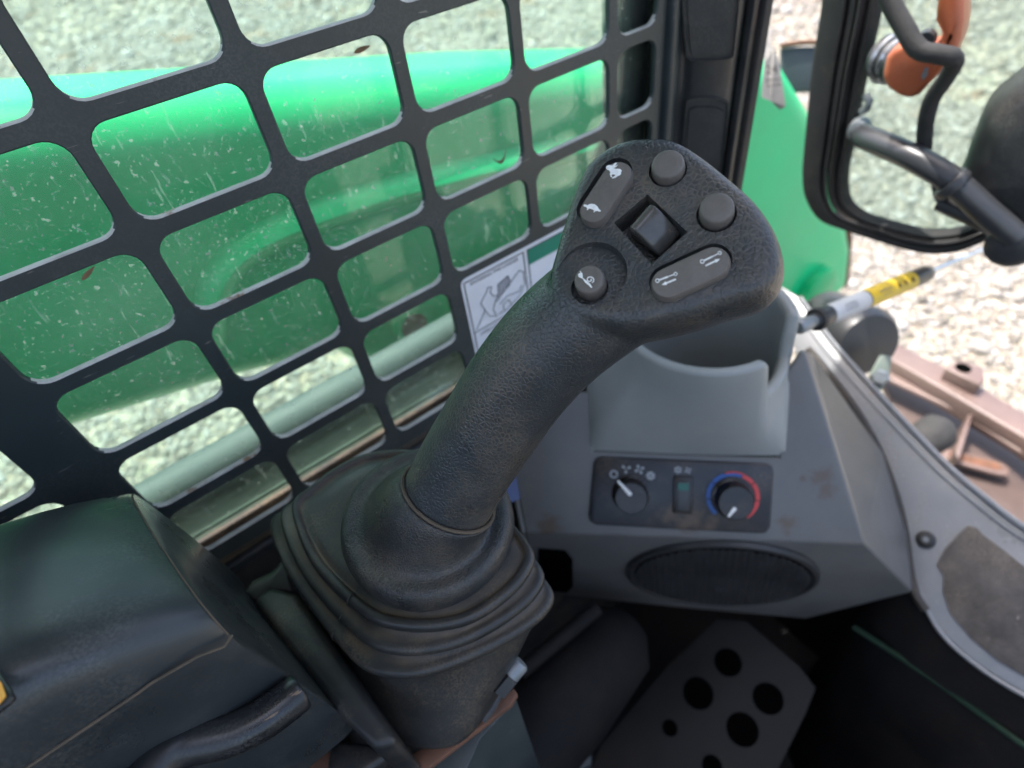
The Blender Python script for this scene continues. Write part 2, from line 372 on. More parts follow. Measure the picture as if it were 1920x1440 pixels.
def text_mesh(body, O, u, v, size, align='CENTER'):
    cu = bpy.data.curves.new('t', 'FONT'); cu.body = body; cu.size = size; cu.align_x = align; cu.align_y = 'CENTER'; cu.resolution_u = 2
    o = bpy.data.objects.new('t', cu); COL.objects.link(o)
    dg = bpy.context.evaluated_depsgraph_get(); dg.update()
    me = bpy.data.meshes.new_from_object(o.evaluated_get(dg))
    vs = [O + u * a.co.x + v * a.co.y for a in me.vertices]; fs = [list(p.vertices) for p in me.polygons]
    bpy.data.objects.remove(o); bpy.data.curves.remove(cu); bpy.data.meshes.remove(me)
    return vs, fs

# ================================================================== setting: ground and gravel
mb = MB(); mb.add([(-60, -60, 0), (60, -60, 0), (60, 60, 0), (-60, 60, 0)], [[0, 1, 2, 3]])
tag(mb.build('ground', 'gravel_ground', smooth=False), kind='structure')
def gravel():
    rng = np.random.default_rng(3)
    ico = bmesh.new(); bmesh.ops.create_icosphere(ico, subdivisions=1, radius=1.0)
    bv = np.array([v.co[:] for v in ico.verts]); bf = np.array([[v.index for v in f.verts] for f in ico.faces]); ico.free()
    boxes = [(-1.0, 1.6, 1.3, 3.0, 17000), (0.9, 3.6, -0.6, 1.9, 36000), (2.2, 5.5, 1.9, 6.0, 13000), (3.6, 5.5, -.6, 1.9, 5000), (-1.0, 2.2, 3.0, 9.0, 15000), (-.5, 7, 9, 15, 9000), (4.5, 9, 1, 9, 7000), (2.2, 7, 6, 9, 8000)]
    P = np.concatenate([np.c_[rng.uniform(a, b, n), rng.uniform(c, d, n), np.zeros(n)] for a, b, c, d, n in boxes])
    n = len(P); s = rng.lognormal(math.log(.0098), .42, n)
    far = np.clip(np.hypot(P[:, 0], P[:, 1]) / 3.2, 1, 2.6); s *= far * .9
    V = bv[None] * rng.uniform(.72, 1.2, (n, len(bv), 1))
    V = V * np.stack([s * rng.uniform(.8, 1.4, n), s * rng.uniform(.7, 1.1, n), s * rng.uniform(.5, .8, n)], 1)[:, None, :]
    a = rng.uniform(0, 6.28, n); c, d = np.cos(a)[:, None], np.sin(a)[:, None]
    X = V[..., 0] * c - V[..., 1] * d; Y = V[..., 0] * d + V[..., 1] * c
    V = np.stack([X, Y, V[..., 2]], -1) + P[:, None, :]; V[..., 2] += (s * .25)[:, None]
    me = bpy.data.meshes.new('gravel'); nv = n * len(bv); nf = n * len(bf)
    me.vertices.add(nv); me.vertices.foreach_set('co', V.reshape(-1).astype(np.float32))
    idx = (bf[None] + (np.arange(n) * len(bv))[:, None, None]).reshape(-1)
    me.loops.add(nf * 3); me.loops.foreach_set('vertex_index', idx.astype(np.int32))
    me.polygons.add(nf); me.polygons.foreach_set('loop_start', np.arange(0, nf * 3, 3, dtype=np.int32))
    me.update(); me.validate()
    at_ = me.attributes.new('tone', 'FLOAT', 'POINT'); at_.data.foreach_set('value', np.repeat(rng.uniform(0, 1, n), len(bv)).astype(np.float32))
    me.materials.append(MATS['gravel_stone'])
    o = bpy.data.objects.new('gravel', me); COL.objects.link(o)
    tag(o, 'pale cream crushed stone gravel covering the yard outside the cab', 'gravel', kind='stuff')
gravel()

# the cab's shell: floor, roof, back and right side (mostly out of the picture, they shade the inside)
X_, Y_, Z_ = Vector((1, 0, 0)), Vector((0, 1, 0)), Vector((0, 0, 1))
def boxmm(name, m, x0, x1, y0, y1, z0, z1, parent=None, **k):
    return MB().box(((x0 + x1) / 2, (y0 + y1) / 2, (z0 + z1) / 2), X_ * (x1 - x0) / 2, Y_ * (y1 - y0) / 2, Z_ * (z1 - z0) / 2).build(name, m, parent, **k)
rf = MB()                                                     # roof; unseen opening added above the seat to light lever head and armrest
for x0, x1, y0, y1 in ((-.9, -.34, -.62, .54), (.16, .43, -.62, .54), (-.34, .16, -.02, .54), (-.34, .16, -.62, -.46)):
    rf.box(((x0 + x1) / 2, (y0 + y1) / 2, 2.01), X_ * (x1 - x0) / 2, Y_ * (y1 - y0) / 2, Z_ * .03)
tag(rf.build('cab_roof', 'cab_shell', smooth=False), kind='structure')
tag(boxmm('cab_floor', 'dark_floor', -.9, .52, -.62, .40, .36, .40, smooth=False), kind='structure')
tag(boxmm('cab_wall_back', 'cab_shell', -.94, -.90, -.62, .40, .40, 1.45, smooth=False), kind='structure')
tag(boxmm('cab_wall_right', 'cab_shell', -.9, .40, -.66, -.62, .40, 1.15, smooth=False), kind='structure')
sidepanel = boxmm('cab_wall_left', 'black_plastic', -.9, .52, .318, .345, .40, 1.02, smooth=False); tag(sidepanel, kind='structure')

tag(boxmm('cab_wall_front', 'dark_floor', .50, .54, -.62, .345, .36, .82, smooth=False), kind='structure')

# ================================================================== window guard (punched steel plate)
YM = 0.316; TH = 0.0042; PU = 0.078; PV = 0.05442
XB = [-.0818 + i * PU for i in range(6)]; ZB = lambda j: 1.3258 - j * PV
def rounded_rect(x0, x1, z0, z1, r, k=6):
    pts = []
    for cx, cz, a0 in ((x1 - r, z1 - r, 0), (x0 + r, z1 - r, 90), (x0 + r, z0 + r, 180), (x1 - r, z0 + r, 270)):
        for i in range(k + 1):
            a = math.radians(a0 + 90 * i / k); pts.append((cx + r * math.cos(a), cz + r * math.sin(a)))
    return pts
def guard():
    g = thing('window_guard', 'black punched steel guard screen with rounded rectangular holes over side window', 'guard screen', (.1, YM, 1.045))
    mb = MB(); hb = .0043; hz = .0047; c = .0007
    cols = [(-.177 - PU * 1 + .0, -.177 - hb - .0, None)]
    cols = [(-.2675, -.1955), (-.1835, -.111), (-.0805, XB[1] - hb)] + [(XB[i] + hb, XB[i + 1] - hb) for i in range(1, 5)] + [(XB[5] + hb, .3495)]
    rows = [(ZB(j + 1) + hz, ZB(j) - hz) for j in range(-8, 5)]
    rows[-1] = (1.0575, rows[-1][1])
    cx = [-.30] + [(cols[i][1] + cols[i + 1][0]) / 2 for i in range(len(cols) - 1)] + [.358]
    cz = [ZB(-8) + .02] + [(rows[i][0] + rows[i + 1][1]) / 2 for i in range(len(rows) - 1)] + [1.043]
    for i, (x0, x1) in enumerate(cols):
        for j, (z0, z1) in enumerate(rows):
            X0, X1, Z0, Z1 = cx[i], cx[i + 1], cz[j + 1], cz[j]
            if i >= 5 and j >= 11:
                mb.box(((X0 + X1) / 2, YM + TH / 2, (Z0 + Z1) / 2), X_ * (X1 - X0) / 2, Y_ * TH / 2, Z_ * (Z1 - Z0) / 2); continue
            rr = min(.0095, (x1 - x0) * .35)
            hole = rounded_rect(x0, x1, z0, z1, rr); big = rounded_rect(x0 - c, x1 + c, z0 - c, z1 + c, rr + c)
            out = []
            mx, mz = (x0 + x1) / 2, (z0 + z1) / 2
            n = len(hole); k = 6
            for q in range(n):
                s, t = divmod(q, k + 1)
                corner = [(X1, Z1), (X0, Z1), (X0, Z0), (X1, Z0)][s]
                px, pz = hole[q]
                fr = t / k
                # first half of each corner arc goes to one side, second half to the other
                if s == 0: p = (X1, pz) if fr < .5 else ((X1, Z1) if fr == .5 else (px, Z1))
                elif s == 1: p = (px, Z1) if fr < .5 else ((X0, Z1) if fr == .5 else (X0, pz))
                elif s == 2: p = (X0, pz) if fr < .5 else ((X0, Z0) if fr == .5 else (px, Z0))
                else: p = (px, Z0) if fr < .5 else ((X1, Z0) if fr == .5 else (X1, pz))
                out.append(p)
            f3 = lambda L_, y: [Vector((a, y, b)) for a, b in L_]
            mb.ring_loft([f3(out, YM), f3(big, YM), f3(hole, YM + c), f3(hole, YM + TH - c), f3(big, YM + TH), f3(out, YM + TH)], False, False)
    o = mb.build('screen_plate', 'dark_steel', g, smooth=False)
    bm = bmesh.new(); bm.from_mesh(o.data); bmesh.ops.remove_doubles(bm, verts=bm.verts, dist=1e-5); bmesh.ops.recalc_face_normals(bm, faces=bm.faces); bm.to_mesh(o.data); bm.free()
    o.data.materials.append(MATS['ledge_dust_lit'])
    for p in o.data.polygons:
        if p.normal.z > .45 and abs(p.normal.y) < .8: p.material_index = 1  # upward ledges get the dusty tone with painted sky light
    # mounting lip along the front edge
    mb = MB(); mb.box((.3645, YM + .004, 1.4), X_ * .006, Y_ * .010, Z_ * .37); mb.build('edge_lip', 'dark_steel', g, bevel=.003)
guard()
# window pane and its frame behind the guard
pane = MB().box((.05, .3335, 1.40), X_ * .34, Y_ * .0016, Z_ * .345).build('window_pane', 'dusty_glass', smooth=False)
tag(pane, 'dusty side window pane with dried splashes behind the steel guard', 'window')
fr = thing('window_frame', 'black rubber trimmed frame post at the front end of the side window', 'window frame', (.36, .335, 1.05))
mb = MB(); mb.box((.352, .3400, 1.42), X_ * .012, Y_ * .005, Z_ * .37); mb.build('front_seal', 'rubber_seal', fr, bevel=.004)
mb = MB(); mb.tube([(.336, .3445, 1.05), (.336, .3445, 1.79)], .0055, 10); mb.build('seal_bead', 'sill_rubber', fr)
mb = MB(); mb.box((.372, .362, 1.42), X_ * .020, Y_ * .014, Z_ * .37); mb.build('post', 'dark_steel', fr, bevel=.004)
# sill under the window
sl = thing('window_sill', 'dusty grey green lower window channel with a smooth rail and sandy rubber seals', 'window sill', (.05, .36, 1.0))
mb = MB(); mb.tube([(-.9 + .05 * k, .372, 1.073) for k in range(26)], .0155, 24); mb.build('rail', 'sill_grey', sl)
mb = MB()
def sweep_x(prof, x0, x1): return MB().ring_loft([[Vector((x0, y, z)) for y, z in prof], [Vector((x1, y, z)) for y, z in prof]])
sweep_x([(.3455, 1.035), (.3455, 1.046), (.356, 1.050), (.368, 1.050), (.368, 1.030)], -.9, .36).build('channel', 'sill_green', sl, bevel=.0015)
sweep_x([(.3375, 1.037), (.3375, 1.045), (.3450, 1.045), (.3450, 1.037)], -.9, .36).build('glass_seal', 'sill_rubber', sl, bevel=.002)
sweep_x([(.3225, 1.028), (.3225, 1.036), (.337, 1.036), (.337, 1.028)], -.9, .36).build('inner_seal', 'sill_rubber', sl, bevel=.002)
sweep_x([(.368, 1.00), (.368, 1.058), (.39, 1.058), (.39, 1.00)], -.9, .36).build('rail_base', 'sill_grey', sl, bevel=.002)
sweep_x([(.322, .98), (.322, 1.022), (.346, 1.03), (.346, .98)], -.9, .36).build('sill_ledge', 'black_plastic', sl, bevel=.002)
# dried leaf scraps stuck to the glass
def scrap(px, py, L_, w, ang, label, bend=0.0):
    P = on(px, py, 1, .3312); a = math.radians(ang)
    u = Vector((math.cos(a), 0, math.sin(a))); v = Vector((-math.sin(a), 0, math.cos(a)))
    top = []; bot = []
    for k in range(9):
        t = k / 8; s = t - .5; ww = w * math.sin(math.pi * min(1, t * 1.02 + .0)) ** .7 * (1 - .5 * t) + w * .04
        base = P + u * (s * L_) + v * (bend * L_ * (s * s * 4))
        top.append(base + v * ww); bot.append(base - v * ww)
    mb = MB(); loop = top + bot[::-1]; mb.prism(loop, Vector((0, -.0007, 0)))
    tag(mb.build('leaf_scrap', 'leaf_brown', smooth=False), label, 'leaf', 'leaf scraps on the window')
scrap(678, 92, .010, .0016, 5, 'brown leaf scrap stuck high on the glass near the gravel view')
scrap(940, 303, .011, .0013, 10, 'curved brown leaf scrap on the glass left of the lever head', .5)
scrap(165, 512, .009, .0013, 25, 'dark seed husk stuck on the glass at the far left')
# trapped twig on a guard ledge
tw = MB().tube(smooth_path([on(425, 362, 1, YM + .003), on(455, 351, 1, YM + .003), on(480, 338, 1, YM + .003), on(503, 326, 1, YM + .003), on(513, 305, 1, YM + .003)], 5), .0011, 6).build('dry_twig', 'leaf_brown')
tag(tw, 'thin dry twig lying along the lower corner of a guard hole', 'twig')

# ================================================================== loader arm outside
YB = .50; BW = .15
def boom():
    t = thing('loader_arm', 'large glossy green painted loader arm bending down beyond the side window', 'loader arm', (.9, .575, .35))
    top = [(-1.3, 1.56), (-.6, 1.418), (0, 1.288), (.35, 1.212), (.60, 1.150), (.84, 1.08), (1.05, .88), (1.235, .60), (1.29, .45)]
    bot = [(1.075, .45), (.93, .62), (.80, .76), (.66, .86), (.45, .80), (.22, .84), (.135, .93), (.10, .995), (0, 1.026), (-.6, 1.165), (-1.3, 1.33)]
    loop = [Vector((x, YB, z)) for x, z in top] + [Vector((x, YB, z)) for x, z in bot]
    MB().prism(loop, Vector((0, BW, 0))).build('arm_body', 'green_paint', t, bevel=.042, segs=8, angle=50)
    rp = [on(x, y, 1, YB - .001) for x, y in ((380, 640), (384, 590), (400, 525), (450, 465), (545, 415), (700, 362), (850, 322), (1000, 288), (1130, 262), (1300, 225))]
    rp = smooth_path(rp, 6)
    mb = MB(); rings = []
    for i, p in enumerate(rp):
        tn = (rp[min(i + 1, len(rp) - 1)] - rp[max(i - 1, 0)]).normalized(); nn = tn.cross(Y_)
        rings.append([p + nn * a + Y_ * b for a, b in ((-.016, .002), (-.018, -.003), (-.012, -.013), (-.002, -.018), (.006, -.013), (.011, .002))])
    mb.ring_loft(rings); mb.build('hose_guard_rib', 'green_paint', t)
    P = on(785, 590, 1, YB)
    MB().lathe(P, -Y_, [(.034, -.004), (.034, .006), (.030, .009), (.012, .009)], 36).build('pivot_boss', 'green_paint', t)
    MB().lathe(P + Vector((-.012, -.0095, -.004)), -Y_, [(.016, -.002), (.015, .001)], 20).build('pin_end', 'rusty_brown', t)
    MB().tube(smooth_path([Vector((x, YB + .022, z + .0)) for x, z in ((1.02, .905), (1.10, .802), (1.19, .668), (1.225, .612), (1.262, .52), (1.285, .46))], 4), .012, 8).build('edge_weld', 'rusty_brown', t)
    # hose clamp plate and cross member on the far side
    P = on(1520, 545, 1, YB)
    MB().lathe(P, -Y_, [(.06, -.01), (.058, .02), (.045, .026)], 36).build('lower_pivot', 'green_clean', t)
boom()
# black cross member beyond the pillar
c0 = at(1462, 88, .93); c1 = at(1560, 86, .93); c2 = at(1560, 168, .95); c3 = at(1462, 178, .95)
dv = (ray(1500, 130).normalized()) * .10
cm = MB().prism([c0, c1, c2, c3], dv).build('cross_member', 'dark_steel', bevel=.004)
tag(cm, 'short black steel cross member between the front pillar and the door', 'steel bar')
rim = MB().tube([at(1464, 86, .925), at(1480, 83, .925), at(1500, 80, .925), at(1560, 78, .925)], .004, 8).build('edge_strip', 'rusty_brown', None); rim.parent = cm

# ================================================================== front pillar
def pillar():
    t = thing('front_pillar', 'black moulded front cab pillar cover with two embossed rectangular pockets', 'pillar', (.40, .28, .98))
    A = Vector((.371, .316, 0)); B = Vector((.401, .2885, 0)); d = (B - A).normalized(); nrm = Vector((-d.y * -1, -d.x, 0))
    nrm = Vector((d.y, -d.x, 0)).normalized()
    if nrm.dot(Vector((-.36, -.3, 0))) < 0: nrm = -nrm
    z0, z1 = .985, 1.90
    L_ = (B - A).length
    def P(u, h, z): return A + d * u + nrm * h + Z_ * z
    # body as a vertical sweep with stepped profile
    prof = [(-.004, -.03), (-.004, .002), (.002, .006), (.007, .004), (.011, .008), (L_ - .004, .008), (L_ + .002, .004), (L_ + .004, -.002), (L_ + .004, -.03)]
    mb = MB().ring_loft([[P(u, h, z) for u, h in prof] for z in (z0, z1)]); mb.build('cover', 'pillar_plastic', t, bevel=.002)
    mb = MB().ring_loft([[P(u, h, z) for u, h in [(L_ + .0045, -.03), (L_ + .0045, .001), (L_ + .009, .004), (L_ + .013, .0), (L_ + .013, -.03)]] for z in (z0, z1)]); mb.build('trim_strip', 'pillar_plastic', t, bevel=.001)
    mb = MB().ring_loft([[P(u, h, z) for u, h in [(L_ + .0135, -.04), (L_ + .0135, -.006), (L_ + .018, -.002), (L_ + .024, -.008), (L_ + .024, -.04)]] for z in (z0, z1)]); mb.build('door_seal', 'rubber_seal', t, bevel=.001)
    pn = nrm; pp = P(0, .0085, 0)
    def frame(pts, w):
        loop = [onp(x, y, pp, pn) for x, y in pts]; cen = sum(loop, Vector()) / len(loop)
        loop = resample(smooth_loop([l for l in loop], 3), 40)
        rings = []
        for a, b in ((1.0, -.002), (.985, .0016), (.955, .0016), (.93, -.0004), (.80, -.0004), (.78, .0010), (.70, .0010)):
            rings.append([cen + (p - cen) * a + pn * b for p in loop])
        MB().ring_loft(rings, False, True).build('pocket_moulding', 'pillar_plastic', t)
    frame([(1284, -60), (1284, 90), (1288, 108), (1300, 114), (1355, 112), (1370, 108), (1377, 95), (1382, -60)], 0)
    frame([(1284, 200), (1290, 186), (1305, 180), (1345, 181), (1360, 186), (1366, 200), (1352, 330), (1346, 345), (1330, 350), (1294, 350), (1280, 345), (1276, 330)], 0)
pillar()
# paper tag tied behind the pillar
pt = [at(1437, 70, .60), at(1452, 92, .60), at(1462, 120, .61), at(1473, 200, .62), at(1462, 206, .62), at(1446, 190, .61), at(1428, 182, .60), at(1432, 120, .60)]
tg = thing('paper_tag', 'weathered grey paper tag with printed lines beside the front pillar', 'tag', pt[4])
MB().prism(pt, ray(1450, 130).normalized() * .0012).build('paper', 'paper', tg, smooth=False)
u = (at(1480, 104, .6) - at(1440, 108, .6)).normalized(); v = (at(1445, 60, .595) - at(1450, 130, .6)).normalized(); nn = -ray(1450, 130).normalized() * .0012
for s_, (x, y), sz in (('24', (1447, 131), .012), ('- -', (1449, 98), .008), ('SERVICE', (1450, 150), .0045), ('HOURS', (1452, 160), .0045)):
    MB().add(*text_mesh(s_, at(x, y, .598) + nn, u, v, sz)).build('print', 'decal_black', tg, smooth=False)

# ================================================================== control lever (joystick)
HD = .205
def lever():
    base = at(770, 1300, .31)
    t = thing('control_lever', 'black rubber joystick with button covered head, round collar and pleated boot', 'joystick', (.03, .16, 1.03))
    H0 = at(1265, 430, HD); vw = ray(1265, 430).normalized()
    upi = Vector(W @ np.array([-.10, -1, 0])); upi = (upi - vw * upi.dot(vw)).normalized()
    th = math.radians(27); n = (-vw * math.cos(th) + upi * math.sin(th)).normalized()
    def fp(x, y, h=0.0): return onp(x, y, H0 + n * h, n)
    # --- grip body: head slab + bent shaft, melted together by a voxel remesh
    face = [(1080, 338), (1105, 294), (1150, 262), (1205, 250), (1260, 254), (1308, 280), (1360, 320), (1415, 368), (1452, 420), (1470, 475), (1464, 515), (1432, 545), (1370, 562), (1300, 585), (1235, 600), (1170, 610), (1100, 600), (1040, 570), (1026, 520), (1042, 455), (1060, 395)]
    lp = resample(smooth_loop([fp(x, y) for x, y in face], 4), 90)
    cen = sum(lp, Vector()) / len(lp)
    rings = []
    for s_, h in ((.84, .0004), (.92, 0), (.975, -.0016), (1.01, -.0048), (1.03, -.010), (1.03, -.016), (1.0, -.023), (.94, -.029), (.84, -.034), (.6, -.038)):
        rings.append([cen + (p - cen) * s_ + n * h for p in lp])
    mb = MB().ring_loft(rings)
    sp = smooth_path([at(838, 936, .287), at(868, 880, .279), at(915, 805, .267), at(970, 722, .254), at(1035, 645, .241), at(1105, 585, .2315), at(1170, 540, .228), at(1230, 500, .228)], 6)
    rad = [.0228 - .0008 * (i / len(sp)) - (.002 if i > len(sp) * .85 else 0) for i in range(len(sp))]
    mb.tube(sp, rad, 40)
    grip = mb.build('grip', 'grip_rubber', t)
    r = grip.modifiers.new('r', 'REMESH'); r.mode = 'VOXEL'; r.voxel_size = .0011; r.use_smooth_shade = True
    s_ = grip.modifiers.new('s', 'SMOOTH'); s_.factor = .5; s_.iterations = 16
    bake(grip)
    # recesses
    cut = []
    rc = [fp(x, y, .002) for x, y in ((1150, 414), (1213, 360), (1289, 431), (1221, 492))]
    cut.append(MB().prism(rc, -n * .012).build('c', None))
    sc_ = fp(1104, 520); tilt = (fp(1170, 470) - sc_).normalized()
    ax = (n + tilt * .16).normalized()
    lo = fp(1060, 570)
    cut.append(MB().lathe(sc_ - n * .0012 + tilt * .0008, ax, [(.0124, 0), (.0140, .02)], 48).build('c', None))
    for x, y, rr in ((1252, 312, .0066), (1343, 395, .0066), (1105, 530, .0066)):
        cut.append(MB().lathe(fp(x, y + 8), n, [(rr, -.004), (rr, .01)], 32).build('c', None))
    def stadium(a, b, r_, k=10):
        d = (b - a).normalized(); e = n.cross(d); pts = []
        for c_, s0 in ((b, -90), (a, 90)):
            for i in range(k + 1):
                q = math.radians(s0 + 180 * i / k); pts.append(c_ + d * math.cos(q) * r_ + e * math.sin(q) * r_)
        return pts
    RK = [((1157, 327), (1114, 392), .0053), ((1253, 529), (1336, 491), .0056)]
    for a, b, r_ in RK:
        A, B = fp(a[0], a[1] + 6, -.003), fp(b[0], b[1] + 6, -.003)
        cut.append(MB().prism(stadium(A, B, r_ + .0007), n * .012).build('c', None))
    for c in cut:
        m_ = grip.modifiers.new('b', 'BOOLEAN'); m_.object = c; m_.operation = 'DIFFERENCE'; m_.solver = 'EXACT'
        bake(grip)
    for c in cut: bpy.data.objects.remove(c)
    for p in grip.data.polygons: p.use_smooth = True
    grip.data.set_sharp_from_angle(angle=math.radians(38))
    # --- roller in its square well
    well = MB().prism([fp(x, y, -.0102) for x, y in ((1152, 414), (1213, 362), (1287, 431), (1221, 490))], -n * .001).build('well_floor', 'recess_black', t)
    e1 = (fp(1221, 372) - fp(1176, 424)).normalized()           # along the roller axis
    e2 = (n.cross(e1)); e2 = e2 if e2.dot(fp(1280, 440) - fp(1200, 400)) > 0 else -e2
    oc = (fp(1199, 398, .001) + fp(1244, 452, -.004)) / 2
    prof = [(-.0058, -.006), (-.0060, .0005), (-.0048, .0030), (-.0026, .0034), (.0000, .0020), (.0040, -.0010), (.0074, -.0040), (.0082, -.0065)]
    cen_r = fp(1222, 424, -.0012)
    hw = .0056
    MB().ring_loft([[cen_r + e1 * s_ + e2 * a + n * b for a, b in prof] for s_ in (-hw, hw)]).build('thumb_roller', 'roller_black', t, bevel=.0009, segs=3)
    # --- buttons
    def button(x, y, rr, h):
        P = fp(x, y, h)
        return MB().lathe(P, n, [(rr * 1.04, -.010), (rr * 1.04, -.0035), (rr * 1.01, -.0012), (rr * .95, -.0003), (rr * .86, 0), (rr * .5, -.0001), (rr * .05, -.0001)], 40).build('round_button', 'button_grey', t)
    button(1252, 306, .0056, .0040); button(1344, 388, .0056, .0040)
    sb = button(1104, 523, .0053, .0036); sb['label'] = 'round button with white snail mark'
    tops = []
    for a, b, r_ in RK:
        h = .0042
        A, B = fp(*a, h), fp(*b, h)
        rings = []
        for s_, hh in ((1.04, -.009), (1.04, -.003), (1.0, -.0009), (.93, -.0001), (.84, 0)):
            st = stadium(A, B, r_ * s_)
            mid = (A + B) / 2; dd = (B - A); LL = dd.length
            rings.append([p + n * (hh - (.0004 * math.exp(-((p - mid).dot(dd.normalized()) / .006) ** 2) if hh > -.002 else 0)) for p in st])
        tops.append(MB().ring_loft(rings).build('rocker_switch', 'button_grey', t))
    # --- white marks: drawn in face pixels on the tops of the buttons
    def mark(polys, h, parent, name):
        mb = MB()
        for q in polys: mb.prism([fp(x, y, h) for x, y in q], n * .00008)
        return mb.build(name, 'mark_white', parent, smooth=False)
    Z5 = lambda pts: [(1020 + x / 3.6, 240 + y / 3.6) for x, y in pts]
    hm = .0042 + .00012
    rabbit = [Z5([(418, 268), (424, 256), (440, 250), (462, 254), (480, 236), (494, 236), (478, 258), (498, 250), (488, 262), (470, 272), (486, 276), (512, 276), (520, 284), (526, 288), (520, 298), (522, 308), (512, 320), (498, 324), (480, 338), (458, 340), (464, 332), (478, 324), (482, 316), (464, 312), (456, 320), (462, 334), (450, 330), (444, 314), (448, 300), (440, 286), (426, 282)])]
    mark(rabbit, hm, tops[0], 'rabbit_mark')
    turtle = [Z5([(266, 522), (272, 516), (284, 518), (294, 522), (306, 514), (324, 512), (344, 516), (360, 528), (370, 546), (386, 560), (374, 566), (362, 560), (346, 562), (340, 570), (334, 568), (338, 556), (318, 546), (302, 544), (296, 554), (288, 554), (292, 542), (282, 532), (270, 530)])]
    mark(turtle, hm, tops[0], 'turtle_mark')
    sn = []
    sn.append(Z5([(230, 990), (236, 982), (246, 980), (242, 966), (248, 966), (252, 978), (258, 978), (262, 1000), (262, 1012), (278, 1024), (292, 1034), (312, 1052), (326, 1076), (318, 1080), (302, 1062), (284, 1050), (272, 1036), (262, 1018), (250, 1012), (234, 1006)]))
    spi = [(310 + (10 + 2.6 * a) * math.cos(a), 1024 + (10 + 2.6 * a) * .82 * math.sin(a)) for a in [k * .35 for k in range(-2, 22)]]
    for a, b in zip(spi[:-1], spi[1:]):
        dx, dy = b[0] - a[0], b[1] - a[1]; l_ = math.hypot(dx, dy) + 1e-6; nx, ny = -dy / l_ * 3.6, dx / l_ * 3.6
        sn.append(Z5([(a[0] + nx, a[1] + ny), (b[0] + nx, b[1] + ny), (b[0] - nx, b[1] - ny), (a[0] - nx, a[1] - ny)]))
    mark(sn, .0036 + .00012, sb, 'snail_mark')
    def line(a, b, w):
        dx, dy = b[0] - a[0], b[1] - a[1]; l_ = math.hypot(dx, dy); nx, ny = -dy / l_ * w / 2, dx / l_ * w / 2
        return Z5([(a[0] + nx, a[1] + ny), (b[0] + nx, b[1] + ny), (b[0] - nx, b[1] - ny), (a[0] - nx, a[1] - ny)])
    def ringq(c, r0, r1):
        out = []
        for k in range(14):
            a, b = 2 * math.pi * k / 14, 2 * math.pi * (k + 1) / 14
            out.append(Z5([(c[0] + r1 * math.cos(a), c[1] + r1 * math.sin(a)), (c[0] + r1 * math.cos(b), c[1] + r1 * math.sin(b)), (c[0] + r0 * math.cos(b), c[1] + r0 * math.sin(b)), (c[0] + r0 * math.cos(a), c[1] + r0 * math.sin(a))]))
        return out
    def cyl_mark(a, b, tail, head, nm):
        q = ringq(a, 9, 15) + ringq(b, 8, 13)
        dx, dy = b[0] - a[0], b[1] - a[1]; l_ = math.hypot(dx, dy); d = (dx / l_, dy / l_)
        pa = (a[0] + d[0] * 15, a[1] + d[1] * 15); pm = (a[0] + dx * .58, a[1] + dy * .58); pb = (b[0] - d[0] * 13, b[1] - d[1] * 13)
        q += [line(pa, pm, 11), line(pm, pb, 6)]
        ex, ey = head[0] - tail[0], head[1] - tail[1]; l2 = math.hypot(ex, ey); e = (ex / l2, ey / l2); m_ = (head[0] - e[0] * 34, head[1] - e[1] * 34)
        q += [line(tail, m_, 11), Z5([head, (m_[0] - e[1] * 13, m_[1] + e[0] * 13), (m_[0] + e[1] * 13, m_[1] - e[0] * 13)])]
        mark(q, hm, tops[1], nm)
    cyl_mark((766, 1031), (888, 985), (890, 1021), (794, 1060), 'cylinder_mark')
    cyl_mark((1068, 901), (1186, 844), (1090, 930), (1188, 884), 'cylinder_mark')
    # --- collar under the grip
    b0, b1 = sp[0], sp[7]; ax = (b1 - b0).normalized()
    ax = (ax + Z_ * .25).normalized()
    cc = at(800, 968, .298)
    ax = (at(840, 930, .287) - cc).normalized(); ax = (Z_ - ray(800, 968).normalized() * .25 + (b1 - b0).normalized() * .15).normalized(); gx = (b1 - b0).normalized()
    crings = []
    u0 = ax.orthogonal().normalized(); N_ = 72
    for t_, r_, h_ in ((0, .018, -.0150), (0, .039, -.0150), (0, .0432, -.0138), (0, .0442, -.0100), (.0, .0440, -.0050), (.0, .0428, -.0004), (.0, .0404, .0020), (.0, .0374, .0020), (.02, .0344, .0010), (.07, .0316, .0010), (.22, .0290, .0036), (.52, .0268, .0088), (.80, .0256, .0125), (1.0, .0248, .0140), (1.0, .0242, .0145), (1.0, .018, .0145)):
        P_ = (cc + ax * h_).lerp(b0 + gx * .0015, t_); n_ = ax.lerp(gx, t_).normalized()
        uu = (u0 - n_ * u0.dot(n_)).normalized(); ww = n_.cross(uu)
        crings.append([P_ + (uu * math.cos(2 * math.pi * k / N_) + ww * math.sin(2 * math.pi * k / N_)) * r_ for k in range(N_)])
    MB().ring_loft(crings).build('collar', 'collar_rubber', t, sub=1)
    MB().tube([b0 + gx * .0028 + (gx.orthogonal().normalized() * math.cos(q) + gx.cross(gx.orthogonal().normalized()) * math.sin(q)) * .0238 for q in [k * 2 * math.pi / 48 for k in range(49)]], .0009, 6).build('grip_lip', 'seam_dust', t)
    sl_ = []
    for i in range(1, 30):
        tg_ = (sp[i + 1] - sp[i - 1]).normalized(); vr = (CP - sp[i]).normalized(); pr_ = tg_.cross(vr).normalized()
        if pr_.dot(Vector(W @ np.array([.78, .62, 0]))) < 0: pr_ = -pr_
        vr = pr_.cross(tg_).normalized(); vr = vr if vr.dot(CP - sp[i]) > 0 else -vr
        sl_.append(sp[i] + (pr_ * .93 + vr * .37).normalized() * (rad[i] - .0003))
    MB().tube(sl_, .00045, 6).build('mould_seam', 'grip_rubber', t)
